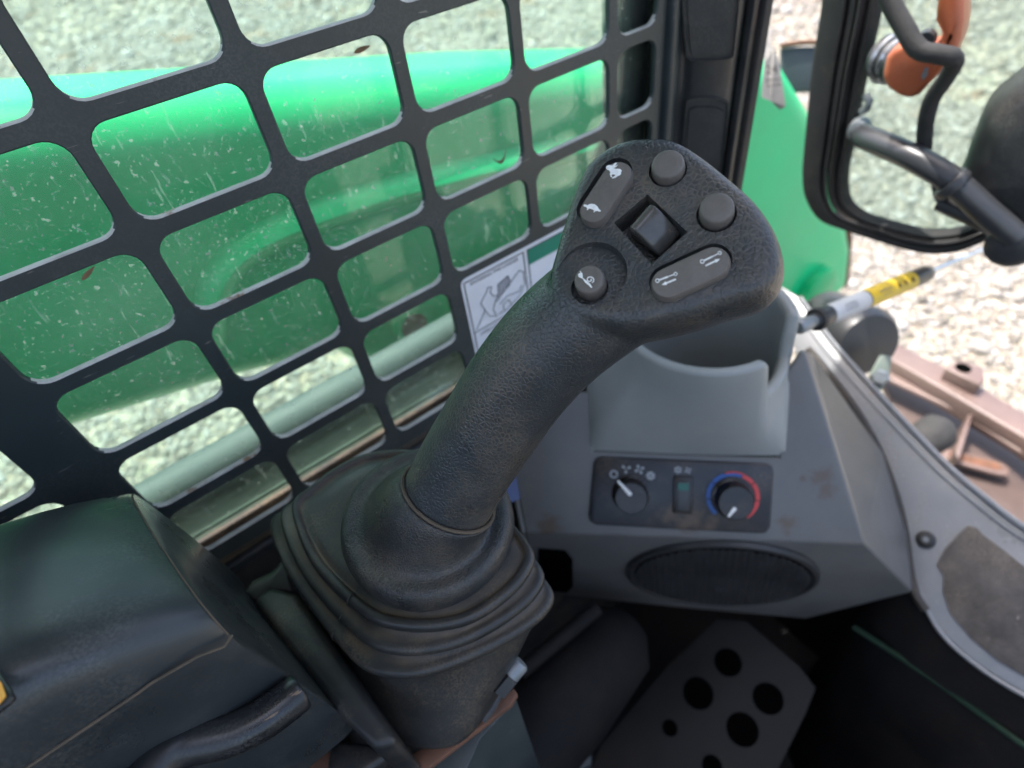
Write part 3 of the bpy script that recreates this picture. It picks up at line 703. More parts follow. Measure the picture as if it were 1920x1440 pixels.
    # --- pleated boot
    def ringpx(pts, z, N=96):
        vis = [on(x, y, 2, z) for x, y in pts]
        c = (vis[0] + vis[-1]) / 2
        # point reflection gives the hidden half
        hid = [c + (c - p) * .92 for p in vis[1:-1]]
        return resample(smooth_loop(vis + hid, 4), N), c
    r3, c3 = ringpx([(510, 975), (514, 1020), (535, 1070), (572, 1130), (628, 1202), (680, 1255), (737, 1272), (801, 1268), (892, 1236), (984, 1186), (1026, 1150), (1040, 1112)], 1.108)
    r1, c1 = ringpx([(549, 945), (558, 1000), (585, 1060), (631, 1115), (695, 1166), (755, 1183), (824, 1183), (892, 1165), (958, 1119), (994, 1076), (1002, 1035)], 1.132)
    lerp = lambda A, B, q: [a.lerp(b, q) for a, b in zip(A, B)]
    def scl(R, c, s, dz): return [c + (p - c) * s + Z_ * dz for p in R]
    def inset(R, c, e, dz): return [p - (p - c).normalized() * e + Z_ * dz for p in R]
    prof = []
    top = scl(r1, c1, .45, .003)
    prof.append(top); prof.append(scl(r1, c1, .62, .0035)); prof.append(scl(r1, c1, .80, .0035)); prof.append(inset(r1, c1, .0075, .0015)); prof.append(inset(r1, c1, .0052, .0012))
    def ridge(R, c):
        for e, dz in ((.0060, .0030), (.0018, .0040), (0, .0020), (0, -.0016), (.0014, -.0038), (.0060, -.0050)): prof.append(inset(R, c, e, dz))
    r2 = lerp(r1, r3, .5); c2 = (c1 + c3) / 2
    ridge(r1, c1); ridge(r2, c2); ridge(r3, c3)
    prof.append(inset(r3, c3, .0068, -.0075)); prof.append(inset(r3, c3, .0082, -.014))
    rb_, cb = ringpx([(625, 1250), (645, 1300), (688, 1362), (725, 1390), (780, 1404), (835, 1404), (876, 1385), (915, 1335), (945, 1275)], 1.048)
    prof.append(lerp(inset(r3, c3, .0085, -.014), rb_, .25)); prof.append(lerp(inset(r3, c3, .0085, -.014), rb_, .6)); prof.append(rb_); prof.append(inset(rb_, cb, .001, -.004)); prof.append(inset(rb_, cb, .006, -.007))
    bo = MB().ring_loft(prof, True, True).build('boot', 'boot_rubber', t, sub=1)
    fold = bo.data.attributes.new('fold', 'FLOAT', 'POINT'); nr = len(prof[0])
    val = {3: .45, 4: 1, 5: .4, 10: .35, 11: .8, 16: .3, 17: .6}
    fold.data.foreach_set('value', [val.get(i // nr, 0.0) for i in range(len(bo.data.vertices))])
    # mould lines on the boot
    k0 = 14
    def mline(k, a, b):
        pts = [prof[i][k] + (prof[i][k] - c2).normalized() * .00012 for i in range(a, b)]
        MB().tube(smooth_path(pts, 2), .00035, 5).build('mould_line', 'recess_black', t)
    mline(20, 2, len(prof) - 6)
lever()

# ================================================================== lever mount below the boot
mt = thing('lever_mount', 'black plastic and steel mounting bracket below the joystick boot', 'bracket', (.0, .16, .95))
zt = 1.092
MB().prism([on(x, y, 2, zt) for x, y in ((470, 1125), (505, 1098), (556, 1110), (660, 1260), (745, 1390), (700, 1405), (642, 1348))], Vector((0, 0, -.10))).build('housing', 'black_plastic', mt, bevel=.004, segs=3)
MB().prism([on(x, y, 2, 1.082) for x, y in ((448, 1115), (470, 1085), (510, 1068), (530, 1040), (545, 1050), (550, 1110), (505, 1110), (480, 1130))], Vector((0, 0, -.03))).build('housing_tab', 'black_plastic', mt, bevel=.004, segs=3)
MB().prism([on(x, y, 2, 1.045) for x, y in ((620, 1385), (700, 1395), (735, 1415), (640, 1480), (610, 1440))], Vector((0, 0, -.05))).build('lower_block', 'black_plastic', mt, bevel=.003)
MB().prism([on(x, y, 2, 1.035) for x, y in ((760, 1420), (900, 1345), (962, 1290), (970, 1300), (958, 1320), (900, 1365), (790, 1450), (740, 1470))], Vector((0, 0, -.006))).build('steel_plate', 'rusty_brown', mt, bevel=.0006)
MB().prism([on(x, y, 2, 1.029) for x, y in ((760, 1420), (900, 1345), (962, 1295), (968, 1312), (900, 1385), (850, 1500), (740, 1500))], Vector((0, 0, -.16))).build('steel_post', 'dark_steel', mt, bevel=.0006)
bp_ = on(960, 1262, 2, 1.060)
bd = (on(985, 1232, 2, 1.064) - bp_).normalized()
MB().lathe(bp_, bd, [(.0062, -.012), (.0062, -.001)], 6).build('nut', 'knob_black', mt)
MB().lathe(bp_ + bd * .002, bd, [(.0052, -.004), (.0052, .0045), (.0042, .0058)], 24).build('bolt_end', 'bolt_grey', mt)
MB().tube(smooth_path([on(940, 1290, 2, 1.045), on(925, 1325, 2, 1.04), on(905, 1350, 2, 1.038)], 4), .0022, 8).build('spring_clip', 'strut_black', mt)
MB().prism([on(x, y, 2, 1.02) for x, y in ((535, 1345), (565, 1330), (640, 1440), (640, 1480), (600, 1480))], Vector((0, 0, -.008))).build('rust_tab', 'rusty_brown', mt, bevel=.001)

# ================================================================== armrest
def armrest():
    t = thing('armrest', 'smooth black moulded plastic armrest with dusty front edge beside the joystick', 'armrest', (-.15, .21, .95))
    prof = [(.289, 1.055), (.287, 1.10), (.283, 1.150), (.278, 1.175), (.268, 1.196), (.250, 1.212), (.228, 1.222), (.205, 1.229), (.185, 1.2325), (.170, 1.2335), (.160, 1.2320), (.1535, 1.2275), (.1495, 1.219), (.1478, 1.2075), (.1472, 1.196), (.1470, 1.18), (.1475, 1.15), (.149, 1.10), (.150, 1.055)]
    # dense the profile
    pr = [(p.x, p.y) for p in smooth_path([Vector((a, b, 0)) for a, b in prof], 3)]
    def sect(x, s, yshrink=0.0, zlow=None):
        out = []
        for y, z in pr:
            zz = 1.055 + (z - 1.055) * s
            yy = .215 + (y - .215) * (1 - yshrink)
            out.append(Vector((x - (yy - .147) * .17, yy, zz)))
        return out
    st = [(-.60, 1.0, 0), (-.20, 1.0, 0), (-.13, 1.0, 0), (-.105, 1.0, 0), (-.092, .982, 0), (-.080, .955, 0), (-.068, .920, .0), (-.058, .884, .0), (-.0500, .850, .002), (-.0488, .838, .004), (-.0478, .79, .006), (-.0462, .68, .010), (-.0446, .55, .014), (-.0432, .40, .02), (-.042, .22, .03), (-.0415, .05, .03)]
    mb = MB().ring_loft([sect(*a) for a in st], True, True)
    mb.build('cover', 'armrest_plastic', t, edge_angle=32)
    # seam between cover and lower shell
    pts = [(x, .1468, 1.198) for x in [-.6 + .02 * k for k in range(27)]] + [(-.075, .1468, 1.1985), (-.06, .1462, 1.1970), (-.052, .1458, 1.1935), (-.0482, .148, 1.1935)]
    fr_ = [(-.0478, .150 + (.27 - .150) * k / 8, 1.1935 + .004 * math.sin(math.pi * k / 8)) for k in range(1, 8)]
    MB().tube([Vector(p) for p in pts], .0006, 6).build('seam', 'seam_dust', t)
    fe = [Vector((-.0491 - (y - .147) * .17, .215 + (y - .215) * .997, 1.055 + (z - 1.055) * .8415)) for y, z in pr[10:37]]
    MB().tube(fe, .00045, 6).build('front_edge', 'seam_dust', t)
    # window sticker on the side
    c0 = [(-10, 1245), (10, 1268), (26, 1292), (34, 1310), (24, 1322), (0, 1340), (-20, 1345), (-30, 1260)]
    MB().prism([on(x, y, 2, 1.2325) for x, y in c0], Vector((0, 0, .0022))).build('sticker_frame', 'black_paint', t, bevel=.0006)
    c1 = [(-12, 1262), (4, 1282), (12, 1305), (0, 1320), (-20, 1330), (-28, 1280)]
    MB().prism([on(x, y, 2, 1.2349) for x, y in c1], Vector((0, 0, .0004))).build('sticker', 'orange_sticker', t)
armrest()
gb = thing('grab_bar', 'scuffed black bent steel tube coming out below the armrest', 'bar', at(330, 1400, .23))
pts = smooth_path([at(250, 1520, .215), at(300, 1428, .226), at(355, 1396, .233), at(430, 1378, .238), at(490, 1350, .242), at(535, 1318, .246), at(566, 1294, .25)], 6)
MB().tube(pts, [.0082] * (len(pts) - 2) + [.0080, .0072], 24).build('tube', 'black_paint', gb)
lowp = thing('armrest_bracket', 'dark steel support below the armrest and grab bar', 'bracket', (-.12, .2, .9))
MB().prism([Vector((-.6, .165, 1.05)), Vector((-.06, .165, 1.05)), Vector((-.05, .165, .9)), Vector((-.6, .165, .9))], Vector((0, .1, 0))).build('support', 'black_plastic', lowp, bevel=.004)

# ================================================================== dash console
a45 = Vector((.709, -.705, 0)).normalized(); b45 = Vector((-.705, -.709, 0)).normalized()
EL = .70
nF = (b45 * math.cos(EL) + Z_ * math.sin(EL)).normalized(); PF = at(1275, 930, .5)
upF = (Z_ - nF * nF.dot(Z_)).normalized()
def fF(x, y, h=0.0): return onp(x, y, PF + nF * h, nF)
def console():
    t = thing('dash_console', 'grey moulded corner console with storage bin, heater controls and oval speaker', 'console', (.25, .17, .45))
    crL, crR = fF(985, 998), fF(1622, 1021)
    nS = (b45 * math.cos(.12) - Z_ * math.sin(.12)).normalized()
    def fS(x, y, h=0.0): return onp(x, y, crL + nS * h, nS)
    F1, F2 = fF(930, 735), fF(1508, 655)
    sBL, sB1, sB2, sR = fS(1062, 1117), fS(1300, 1142), fS(1512, 1160), fS(1712, 1110)
    sL = fS(1000, 1100)
    e = at(1660, 800, .52)
    XF = sR.x
    back = -nF * .03
    g1 = on(1522, 662, 0, .47); g2 = on(1650, 850, 0, .452); g3 = on(1700, 1000, 0, .432)
    V = [F1, F2, crR, crL, sL, sBL, sB1, sB2, sR, g1, g2, g3]
    V += [fF(1112, 735), fF(1112, 846), fF(1462, 859), fF(1474, 700)]
    faces = [[0, 12, 13, 14, 15, 1, 2, 3], [3, 2, 8, 7, 6, 5, 4], [1, 9, 10, 11, 8, 2]]
    mesh_obj('shell', V, faces, 'console_grey', t, solid=.006, bevel=.0045, segs=3, angle=15)
    # underside closing the shell
    dn = -b45 * .16 - Z_ * .01
    MB().ring_loft([[sL, sBL, sB1, sB2, sR], [p + dn for p in (sL, sBL, sB1, sB2, sR)]], False, False, close=False).build('underside', 'black_plastic', t, smooth=False)
    # dried mud smears on the shell
    nW = (g2 - crR).cross(F2 - crR).normalized(); sW = lambda x, y: onp(x, y, crR, nW)
    add_stains('console_grey', [(fF(1542, 895), .010), (fF(1550, 918), .008), (fF(1504, 898), .004), (sW(1533, 770), .008), (sW(1540, 800), .009), (sW(1547, 835), .009), (fF(1290, 990), .010), (fF(1475, 985), .008), (fF(1030, 985), .012)], (.085, .058, .038))
    add_stains('panel_navy', [(fF(1290, 975), .014), (fF(1255, 960), .010), (fF(1330, 985), .010)], (.10, .072, .05))
    # left end with dark pocket
    q = [crL, F1, F1 + dn, sL + dn, sL]
    MB().prism(q, -a45 * .004).build('left_cheek', 'console_grey', t, bevel=.001)
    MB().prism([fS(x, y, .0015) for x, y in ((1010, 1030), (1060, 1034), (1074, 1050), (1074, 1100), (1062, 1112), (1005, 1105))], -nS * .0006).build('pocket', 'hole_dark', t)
    # heater control panel
    hp = MB().prism([fF(x, y, -.001) for x, y in [(1113, 868), (1118, 858), (1128, 855), (1435, 868), (1446, 873), (1449, 884), (1443, 985), (1436, 996), (1424, 998), (1118, 982), (1107, 976), (1104, 964)]], nF * .004).build('heater_panel', 'panel_navy', t, bevel=.0018, segs=3)
    h0 = .0032
    def knob(x, y, rr, ptr, nm):
        P = fF(x, y, h0)
        k = MB().lathe(P, nF, [(rr * 1.12, -.001), (rr * 1.12, .0012), (rr, .0018), (rr * .95, .013), (rr * .88, .0145), (rr * .1, .0145)], 40).build(nm, 'knob_black', hp)
        a_, b_ = [fF(px, py, h0 + .0147) for px, py in ptr]
        d = (b_ - a_).normalized(); e_ = nF.cross(d)
        MB().prism([a_ + e_ * .0009, b_ + e_ * .0016, b_ + d * .001, b_ - e_ * .0016, a_ - e_ * .0009, a_ - d * .0006], nF * .0005).build('pointer', 'mark_white', k)
        # raised grip bar across the knob
        c_ = fF(x, y, h0 + .0150)
        return k
    knob(1183, 926, .0145, ((1159, 902), (1182, 927)), 'fan_knob')
    knob(1374, 934, .0150, ((1366, 968), (1378, 953)), 'temperature_knob')
    # coloured arc round the temperature knob
    def arc(c, r0, r1, a0, a1, m, nm):
        P = fF(*c, h0 + .0004); mb = MB(); N = 10
        ux = a45; uy = upF
        pt = lambda r, a: P + (ux * math.cos(a) + uy * math.sin(a)) * r
        ang = [math.radians(a0 + (a1 - a0) * k / N) for k in range(N + 1)]
        loop = [pt(r1, a) for a in ang] + [pt(r0, a) for a in ang[::-1]]
        MB().prism(loop, nF * .0003).build(nm, m, hp, smooth=False)
    cT = (1374, 932)
    for a0, a1, m, nm in ((-55, -8, 'heat_red', 'red_arc'), (-5, 36, 'heat_red', 'red_arc'), (39, 68, 'heat_red', 'red_arc'), (112, 142, 'cool_blue', 'blue_arc'), (145, 186, 'cool_blue', 'blue_arc'), (189, 228, 'cool_blue', 'blue_arc')):
        arc(cT, .0178, .0212, a0, a1, m, nm)
    arc(cT, .0203, .0216, 68, 108, 'heat_red', 'red_arc'); arc(cT, .0178, .0200, 70, 112, 'cool_blue', 'blue_arc')
    # rocker switch in the middle
    MB().prism([fF(x, y, h0) for x, y in ((1263, 892), (1300, 894), (1298, 963), (1261, 961))], nF * .002).build('switch_bezel', 'knob_black', hp, bevel=.0008)
    MB().prism([fF(x, y, h0 + .002) for x, y in ((1270, 901), (1293, 902), (1291, 957), (1268, 956))], nF * .0015).build('switch_rocker', 'strut_black', hp, bevel=.0006)
    MB().prism([fF(x, y, h0 + .0036) for x, y in ((1271, 906), (1292, 907), (1291, 920), (1271, 919))], nF * .0002).build('switch_lens', 'led_green', hp, smooth=False)
    # fan symbols
    def blades(c, nb, nm, r=.0042):
        P = fF(*c, h0); mb = MB()
        for k in range(nb):
            a = 2 * math.pi * k / nb + .4
            d = a45 * math.cos(a) + upF * math.sin(a); e_ = nF.cross(d)
            mb.prism([P + d * .0006, P + d * r * .6 + e_ * r * .30, P + d * r + e_ * r * .2, P + d * r * .9 - e_ * r * .25, P + d * r * .4 - e_ * r * .15], nF * .0003)
        mb.build(nm, 'icon_grey', hp, smooth=False)
    def ring_icon(c, r0, r1, nm):
        P = fF(*c, h0); mb = MB()
        for k in range(20):
            a, b = 2 * math.pi * k / 20, 2 * math.pi * (k + 1) / 20
            f = lambda r, q: P + (a45 * math.cos(q) + upF * math.sin(q)) * r
            mb.prism([f(r0, a), f(r1, a), f(r1, b), f(r0, b)], nF * .0003)
        mb.build(nm, 'icon_grey', hp, smooth=False)
    ring_icon((1151, 889), .0022, .0036, 'off_symbol')
    blades((1174, 879), 3, 'fan_symbol'); blades((1199, 880), 4, 'fan_symbol'); blades((1220, 892), 7, 'fan_symbol', .0038)
    blades((1271, 881), 6, 'frost_symbol', .0032); blades((1290, 882), 4, 'frost_symbol', .0028)
    # oval speaker: rim ring and a grille of real small bars
    scx = fS(1348, 1080); rx = (fS(1528, 1088) - fS(1168, 1075)).length / 2 ; ry = (fS(1345, 1137) - fS(1355, 1026)).length / 2
    su = (fS(1500, 1086) - fS(1200, 1076)).normalized(); sv = nS.cross(su); sv = sv if sv.z > 0 else -sv
    El = lambda k, s_, h: scx + su * math.cos(k) * rx * s_ + sv * math.sin(k) * ry * s_ + nS * h
    ks = [2 * math.pi * k / 64 for k in range(64)]
    sp = MB().ring_loft([[El(k, s_, h) for k in ks] for s_, h in ((1.0, -.001), (.99, .003), (.95, .0038), (.92, .002), (.90, .0008))], False, False).build('speaker_rim', 'grille_black', t)
    MB().ring_loft([[El(k, s_, h) for k in ks] for s_, h in ((.91, .0012), (.6, .0022), (.05, .0026))], False, True).build('speaker_backing', 'hole_dark', sp)
    mb = MB(); cell = .0060; w = .0009
    nx = int(rx / cell) + 1; ny = int(ry / cell) + 1
    for i in range(-nx * 2, nx * 2 + 1):
        u_ = i * cell / 1.0
        if abs(u_) < rx * .9:
            hv = ry * .9 * math.sqrt(1 - (u_ / (rx * .9)) ** 2)
            mb.box(scx + su * u_ + nS * .0034, su * w, sv * hv, nS * .0006)
    for j in range(-ny * 2, ny * 2 + 1):
        v_ = j * cell * .8
        if abs(v_) < ry * .9:
            hu = rx * .9 * math.sqrt(1 - (v_ / (ry * .9)) ** 2)
            mb.box(scx + sv * v_ + nS * .0036, su * hu, sv * w, nS * .0006)
    g = mb.build('grille_mesh', 'grille_black', sp, smooth=False); g['kind'] = 'stuff'
    MB().prism([fS(x, y, .0045) for x, y in ((1340, 1101), (1360, 1101), (1358, 1109), (1341, 1109))], nS * .0006).build('badge', 'strut_black', sp, smooth=False)
    # --- storage bin
    bl, br = fF(1030, 839), fF(1481, 856)
    zr = (bl.z + br.z) / 2
    apP = fF(1300, 848); fr_ = onp(1340, 702, apP, b45)
    RO = .0715
    cz = fr_ - b45 * RO; ztop = cz.z; N = 96
    ar = (br - cz).dot(a45); al_ = (cz - fF(1096, 842)).dot(a45)
    zF = lambda p: PF.z - ((p.x - PF.x) * nF.x + (p.y - PF.y) * nF.y) / nF.z
    def dip(th):
        dlt = abs((th - math.radians(30) + math.pi) % (2 * math.pi) - math.pi)
        return 1 / (1 + math.exp(-3.4 * (math.radians(23) - dlt) / .07))
    def ring_(r, zf): return [Vector((0, 0, zf(q))) + Vector((cz.x, cz.y, 0)) + (a45 * math.cos(q) + b45 * math.sin(q)) * r for q in [2 * math.pi * k / N for k in range(N)]]
    zt_ = lambda q: ztop - (.052 - .016 * math.cos(q - .1)) * dip(q)
    foot = []
    for k in range(N):
        q = 2 * math.pi * k / N; c_, s_ = math.cos(q), math.sin(q); m_ = max(abs(c_), abs(s_))
        c2, s2 = c_ * .12 + c_ / m_ * .88, s_ * .04 + s_ / m_ * .96
        p = Vector((cz.x, cz.y, 0)) + a45 * (c2 * (ar if c2 > 0 else al_)) + b45 * s2 * RO
        p.z = min(zF(p) - .003, ztop - .05); foot.append(p)
    rim = ring_(RO, lambda q: zt_(q) - .0035)
    def mixr(t):
        out = []
        for a_, b_ in zip(foot, rim):
            e_ = t * t * (3 - 2 * t) * .5 + t * .5
            out.append(Vector((a_.x + (b_.x - a_.x) * e_, a_.y + (b_.y - a_.y) * e_, a_.z + (b_.z - a_.z) * t)))
        return out
    rings = [foot] + [mixr(k / 7) for k in range(1, 7)] + [rim, ring_(RO - .0008, lambda q: zt_(q) - .001), ring_(RO - .0035, lambda q: zt_(q)), ring_(RO - .0075, lambda q: zt_(q) - .0006), ring_(RO - .0095, lambda q: zt_(q) - .003), ring_(RO - .0105, lambda q: zt_(q) - .008), ring_(RO - .0115, lambda q: ztop - .062), ring_(RO - .014, lambda q: ztop - .14)]
    bn = MB().ring_loft(rings, False, True).build('storage_bin', 'bin_grey', t, edge_angle=70)
    # small blue label half hidden behind the lever
    MB().prism([fF(x, y, .002) for x, y in ((945, 900), (968, 893), (975, 935), (950, 945))], nF * .0006).build('side_label', 'blue_label', t, smooth=False)
console()

# ================================================================== door sill flange, right of the console
nG = Vector((-.60, 0, .80)).normalized(); PG = Vector((.436, .045, .855))
def fG(x, y, h=0.0): return onp(x, y, PG + nG * h, nG)
def flange():
    t = thing('door_sill', 'blue grey painted steel door sill flange curving down right of the console', 'door sill', (.42, 0, .70))
    inner = [(1462, 535), (1476, 600), (1498, 680), (1535, 692), (1590, 750), (1650, 850), (1684, 940), (1700, 1010), (1716, 1100), (1760, 1182), (1830, 1245), (1920, 1302), (2060, 1370)]
    outer = [(2060, 1075), (1920, 988), (1850, 935), (1785, 880), (1720, 815), (1640, 730), (1560, 640), (1500, 558)]
    MB().prism([fG(x, y) for x, y in inner + outer], -nG * .004).build('plate', 'flange_paint', t, bevel=.0015)
    lip = smooth_path([fG(x, y, .001) for x, y in outer[::-1]], 5)
    MB().tube(lip, .0028, 8).build('edge_lip', 'flange_paint', t)
    lip2 = smooth_path([fG(x - 16, y + 14, .0005) for x, y in outer[::-1]], 5)
    MB().tube(lip2, .0013, 6).build('edge_bead', 'flange_paint', t)
    seal = smooth_path([fG(x, y, .002) for x, y in ((1515, 655), (1545, 690), (1600, 762), (1645, 840), (1676, 920), (1694, 990), (1704, 1060), (1714, 1108), (1735, 1145))], 6)
    MB().tube(seal, .0042, 10).build('seal', 'rubber_seal', t)
    il = smooth_path([fG(x, y, .001) for x, y in ((1722, 1110), (1762, 1184), (1830, 1247), (1920, 1304), (2060, 1372))], 6)
    MB().tube(il, .002, 8).build('inner_lip', 'flange_paint', t)
    tape = [(1756, 1060), (1772, 1030), (1800, 1000), (1815, 986), (1832, 990), (1842, 1002), (1880, 1030), (1920, 1062), (2000, 1120), (2000, 1300), (1920, 1268), (1870, 1238), (1820, 1196), (1782, 1150), (1768, 1110), (1770, 1080)]
    MB().prism([fG(x, y, .0005) for x, y in tape], nG * .0014).build('grip_tape', 'grip_tape', t, bevel=.0004)
    P = fG(1736, 1012, .0)
    MB().lathe(P, nG, [(.0082, 0), (.0080, .002), (.0050, .0040), (.0046, .0046), (.002, .0046)], 28).build('screw', 'grille_black', t)
    MB().lathe(P + nG * .0047, nG, [(.0028, 0), (.0028, .0006)], 6).build('screw_socket', 'bolt_grey', t)
    # dark wall below the sill
    wl = [fG(x, y, -.006) for x, y in inner[7:]]
    dn = Vector((-.05, .0, -.42))
    MB().ring_loft([wl, [p + dn for p in wl]], False, False, close=False).build('riser', 'dark_floor', t, solid=.004)
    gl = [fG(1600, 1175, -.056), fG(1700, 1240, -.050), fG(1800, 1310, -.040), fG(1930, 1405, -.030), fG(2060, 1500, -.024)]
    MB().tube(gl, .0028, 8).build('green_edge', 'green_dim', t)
flange()

# ================================================================== pedal and footwell
def footwell():
    nP = Vector((-.45, -.1, .88)).normalized(); P0 = on(1330, 1320, 2, .62)
    def f(x, y, h=0.0): return onp(x, y, P0 + nP * h, nP)
    t = thing('foot_pedal', 'dark dusty steel foot pedal plate drilled with round holes', 'pedal', on(1300, 1400, 2, .5))
    pl = MB().prism([f(x, y) for x, y in ((1110, 1440), (1125, 1400), (1250, 1250), (1345, 1160), (1400, 1165), (1500, 1250), (1530, 1290), (1510, 1340), (1440, 1480), (1110, 1500))], -nP * .004).build('plate', 'pedal_steel', t, bevel=.001)
    for x, y, r in ((1365, 1242, .0155), (1309, 1300, .0175), (1440, 1310, .0165), (1392, 1368, .0175), (1256, 1365, .009), (1335, 1436, .011)):
        MB().lathe(f(x, y, .0006), nP, [(r, -.003), (r, .0), (r * .9, -.0002)], 28).build('hole', 'hole_dark', t)
    h = thing('lever_housing', 'dusty black rounded housing in the dark footwell below the joystick', 'housing', on(1000, 1400, 2, .42))
    a, b = on(1180, 1170, 2, .80), on(905, 1480, 2, .80)
    MB().tube([a, a.lerp(b, .1), a.lerp(b, .5), a.lerp(b, .9), b], [.022, .040, .048, .046, .04], 24).build('casing', 'dark_floor', h)
    a, b = on(1120, 1140, 2, .86), on(975, 1260, 2, .86)
    MB().tube([a, b], .007, 12).build('rod', 'dark_floor', h)
    MB().lathe(on(1090, 1420, 2, .66), Vector((0, 0, 1)), [(.012, -.02), (.012, .004), (.007, .006)], 6).build('bolt', 'dark_steel', h)
footwell()

# ================================================================== front door, swung open
nD = Vector((-.97, -.24, .0)).normalized(); PD = Vector((.60, .30, 1.15))
def fD(x, y, h=0.0): return onp(x, y, PD + nD * h, nD)
def door():
    t = thing('front_door', 'open glazed cab door with thick black rubber edged frame and orange handle', 'door', fD(1700, 460))
    out_ = [(1552, -120), (1544, 0), (1526, 120), (1512, 260), (1508, 320), (1514, 365), (1540, 405), (1585, 424), (1640, 442), (1700, 460), (1745, 468), (1790, 466), (1835, 452), (1880, 428), (1960, 372), (2080, 280), (2080, -120)]
    inn_ = [(1668, -120), (1655, 0), (1625, 140), (1600, 270), (1590, 320), (1590, 362), (1600, 385), (1630, 405), (1680, 420), (1720, 430), (1755, 434), (1795, 430), (1830, 418), (1870, 396), (1950, 340), (2050, 262), (2050, -90)]
    lo = [fD(x, y) for x, y in out_]; li = [fD(x, y) for x, y in inn_]
    def strip(A, B, prof):     # sweep between two matched open polylines, prof=(t,h)
        return [[a.lerp(b, q) + nD * h for a, b in zip(A, B)] for q, h in prof]
    n_ = len(lo) - 3
    A = smooth_path(lo[:n_ + 1], 5); B = smooth_path(li[:n_ + 1], 5)
    MB().ring_loft(strip(A, B, [(0, -.02), (0, .004), (.04, .010), (.12, .012), (.45, .012), (.50, .006), (.54, .012), (.62, .012)]), False, False, close=False).build('frame', 'rubber_seal', t)
    MB().ring_loft(strip(A, B, [(.56, .002), (.60, .009), (.70, .0125), (.74, .008), (.78, .004), (.84, .008), (.92, .008), (.98, .002), (1.0, -.006)]), False, False, close=False).build('glass_seal', 'rubber_seal', t)
    MB().prism([fD(x, y, -.004) for x, y in inn_], -nD * .004).build('glass', 'door_glass', t, smooth=False)
    # latch: zinc spring washers and orange handle
    ax = (fD(1700, 130, .05) - fD(1650, 100, .0)).normalized()
    Pz = fD(1662, 108, .012)
    ax = (fD(1720, 128, .03) - Pz).normalized()
    for k in range(3):
        MB().lathe(Pz + ax * (.003 + .0075 * k), ax, [(.0195 - .0012 * k, -.0022), (.0210 - .0012 * k, 0), (.0195 - .0012 * k, .0022)], 30).build('spring_coil', 'zinc', t)
    MB().lathe(Pz - ax * .004, ax, [(.018, 0), (.018, .034)], 24).build('spindle', 'strut_black', t)
    hp = [(1690, 85), (1715, 80), (1745, 92), (1768, 70), (1752, 40), (1760, -40), (1805, -40), (1806, 40), (1800, 75), (1782, 118), (1760, 140), (1742, 158), (1722, 180), (1704, 188), (1686, 182), (1664, 168), (1652, 148), (1660, 110), (1672, 92)]
    hd = MB().prism([fD(x, y, .066) for x, y in hp], -nD * .030).build('handle', 'orange_plastic', t, bevel=.007, segs=4)
    MB().prism([fD(x, y, .0665) for x, y in ((1728, 142), (1735, 126), (1741, 126), (1738, 142), (1731, 150))], nD * .001).build('key_slot', 'bolt_grey', hd)
    MB().lathe(fD(1738, 72, .064), nD, [(.007, 0), (.006, .006)], 16).build('stud', 'strut_black', hd)
    # taped cable looping past the handle
    cb = smooth_path([fD(1640, -70, .08), fD(1668, 0, .085), (fD(1695, 50, .09)), fD(1722, 92, .095), fD(1760, 102, .095), fD(1790, 112, .09), fD(1775, 145, .08), fD(1748, 185, .07), fD(1736, 230, .06), fD(1732, 285, .045)], 7)
    MB().tube(cb, [.0068 if i < 34 else .0062 for i in range(len(cb))], 12).build('cable', 'cloth_tape', t)
    # tubular inner grab handle with thin link rod
    tb = smooth_path([fD(1612, 252, .01), fD(1630, 260, .035), fD(1700, 290, .06), fD(1760, 322, .07), fD(1800, 352, .072), fD(1850, 398, .072), fD(1905, 445, .07)], 6)
    MB().tube(tb, .0108, 20).build('grab_tube', 'strut_black', t)
    MB().lathe(fD(1785, 345, .072), (fD(1800, 357, .072) - fD(1785, 345, .072)).normalized(), [(.0138, -.004), (.0146, -.003), (.0146, .003), (.0138, .004)], 24).build('tube_clip', 'strut_black', t)
    MB().prism([fD(x, y, .060) for x, y in ((1738, 318), (1770, 340), (1786, 362), (1776, 392), (1762, 396), (1748, 372))], -nD * .012).build('bracket', 'strut_black', t, bevel=.003)
    MB().tube(smooth_path([fD(1762, 380, .055), fD(1800, 398, .06), fD(1850, 420, .065), fD(1895, 448, .068)], 5), .0072, 12).build('link_rod', 'strut_black', t)
    MB().lathe(fD(1898, 455, .066), nD, [(.017, -.016), (.0185, -.012), (.0185, .008), (.013, .012)], 28).build('pivot_joint', 'strut_black', t)
    MB().tube([fD(1622, 178, .014), fD(1630, 190, .016), fD(1625, 204, .016), fD(1616, 210, .014)], .0035, 8).build('latch_hook', 'bolt_grey', t)
    MB().lathe(fD(1614, 238, .01), nD, [(.010, 0), (.009, .012), (.004, .014)], 16).build('bolt_head', 'bolt_grey', t)
    # black wiper motor cover on the right
    cv = [(1806, 322), (1815, 290), (1835, 230), (1860, 175), (1885, 150), (1960, 100), (2060, 90), (2060, 420), (1960, 440), (1910, 405), (1860, 370)]
    lp = [fD(x, y) for x, y in cv]; lp = resample(smooth_loop(lp, 4), 60); cen = sum(lp, Vector()) / len(lp)
    MB().ring_loft([[cen + (p - cen) * s_ + nD * h for p in lp] for s_, h in ((1, .002), (1, .012), (.965, .030), (.90, .045), (.78, .056), (.55, .064), (.1, .067))], False, True).build('motor_cover', 'pillar_plastic', t)
door()
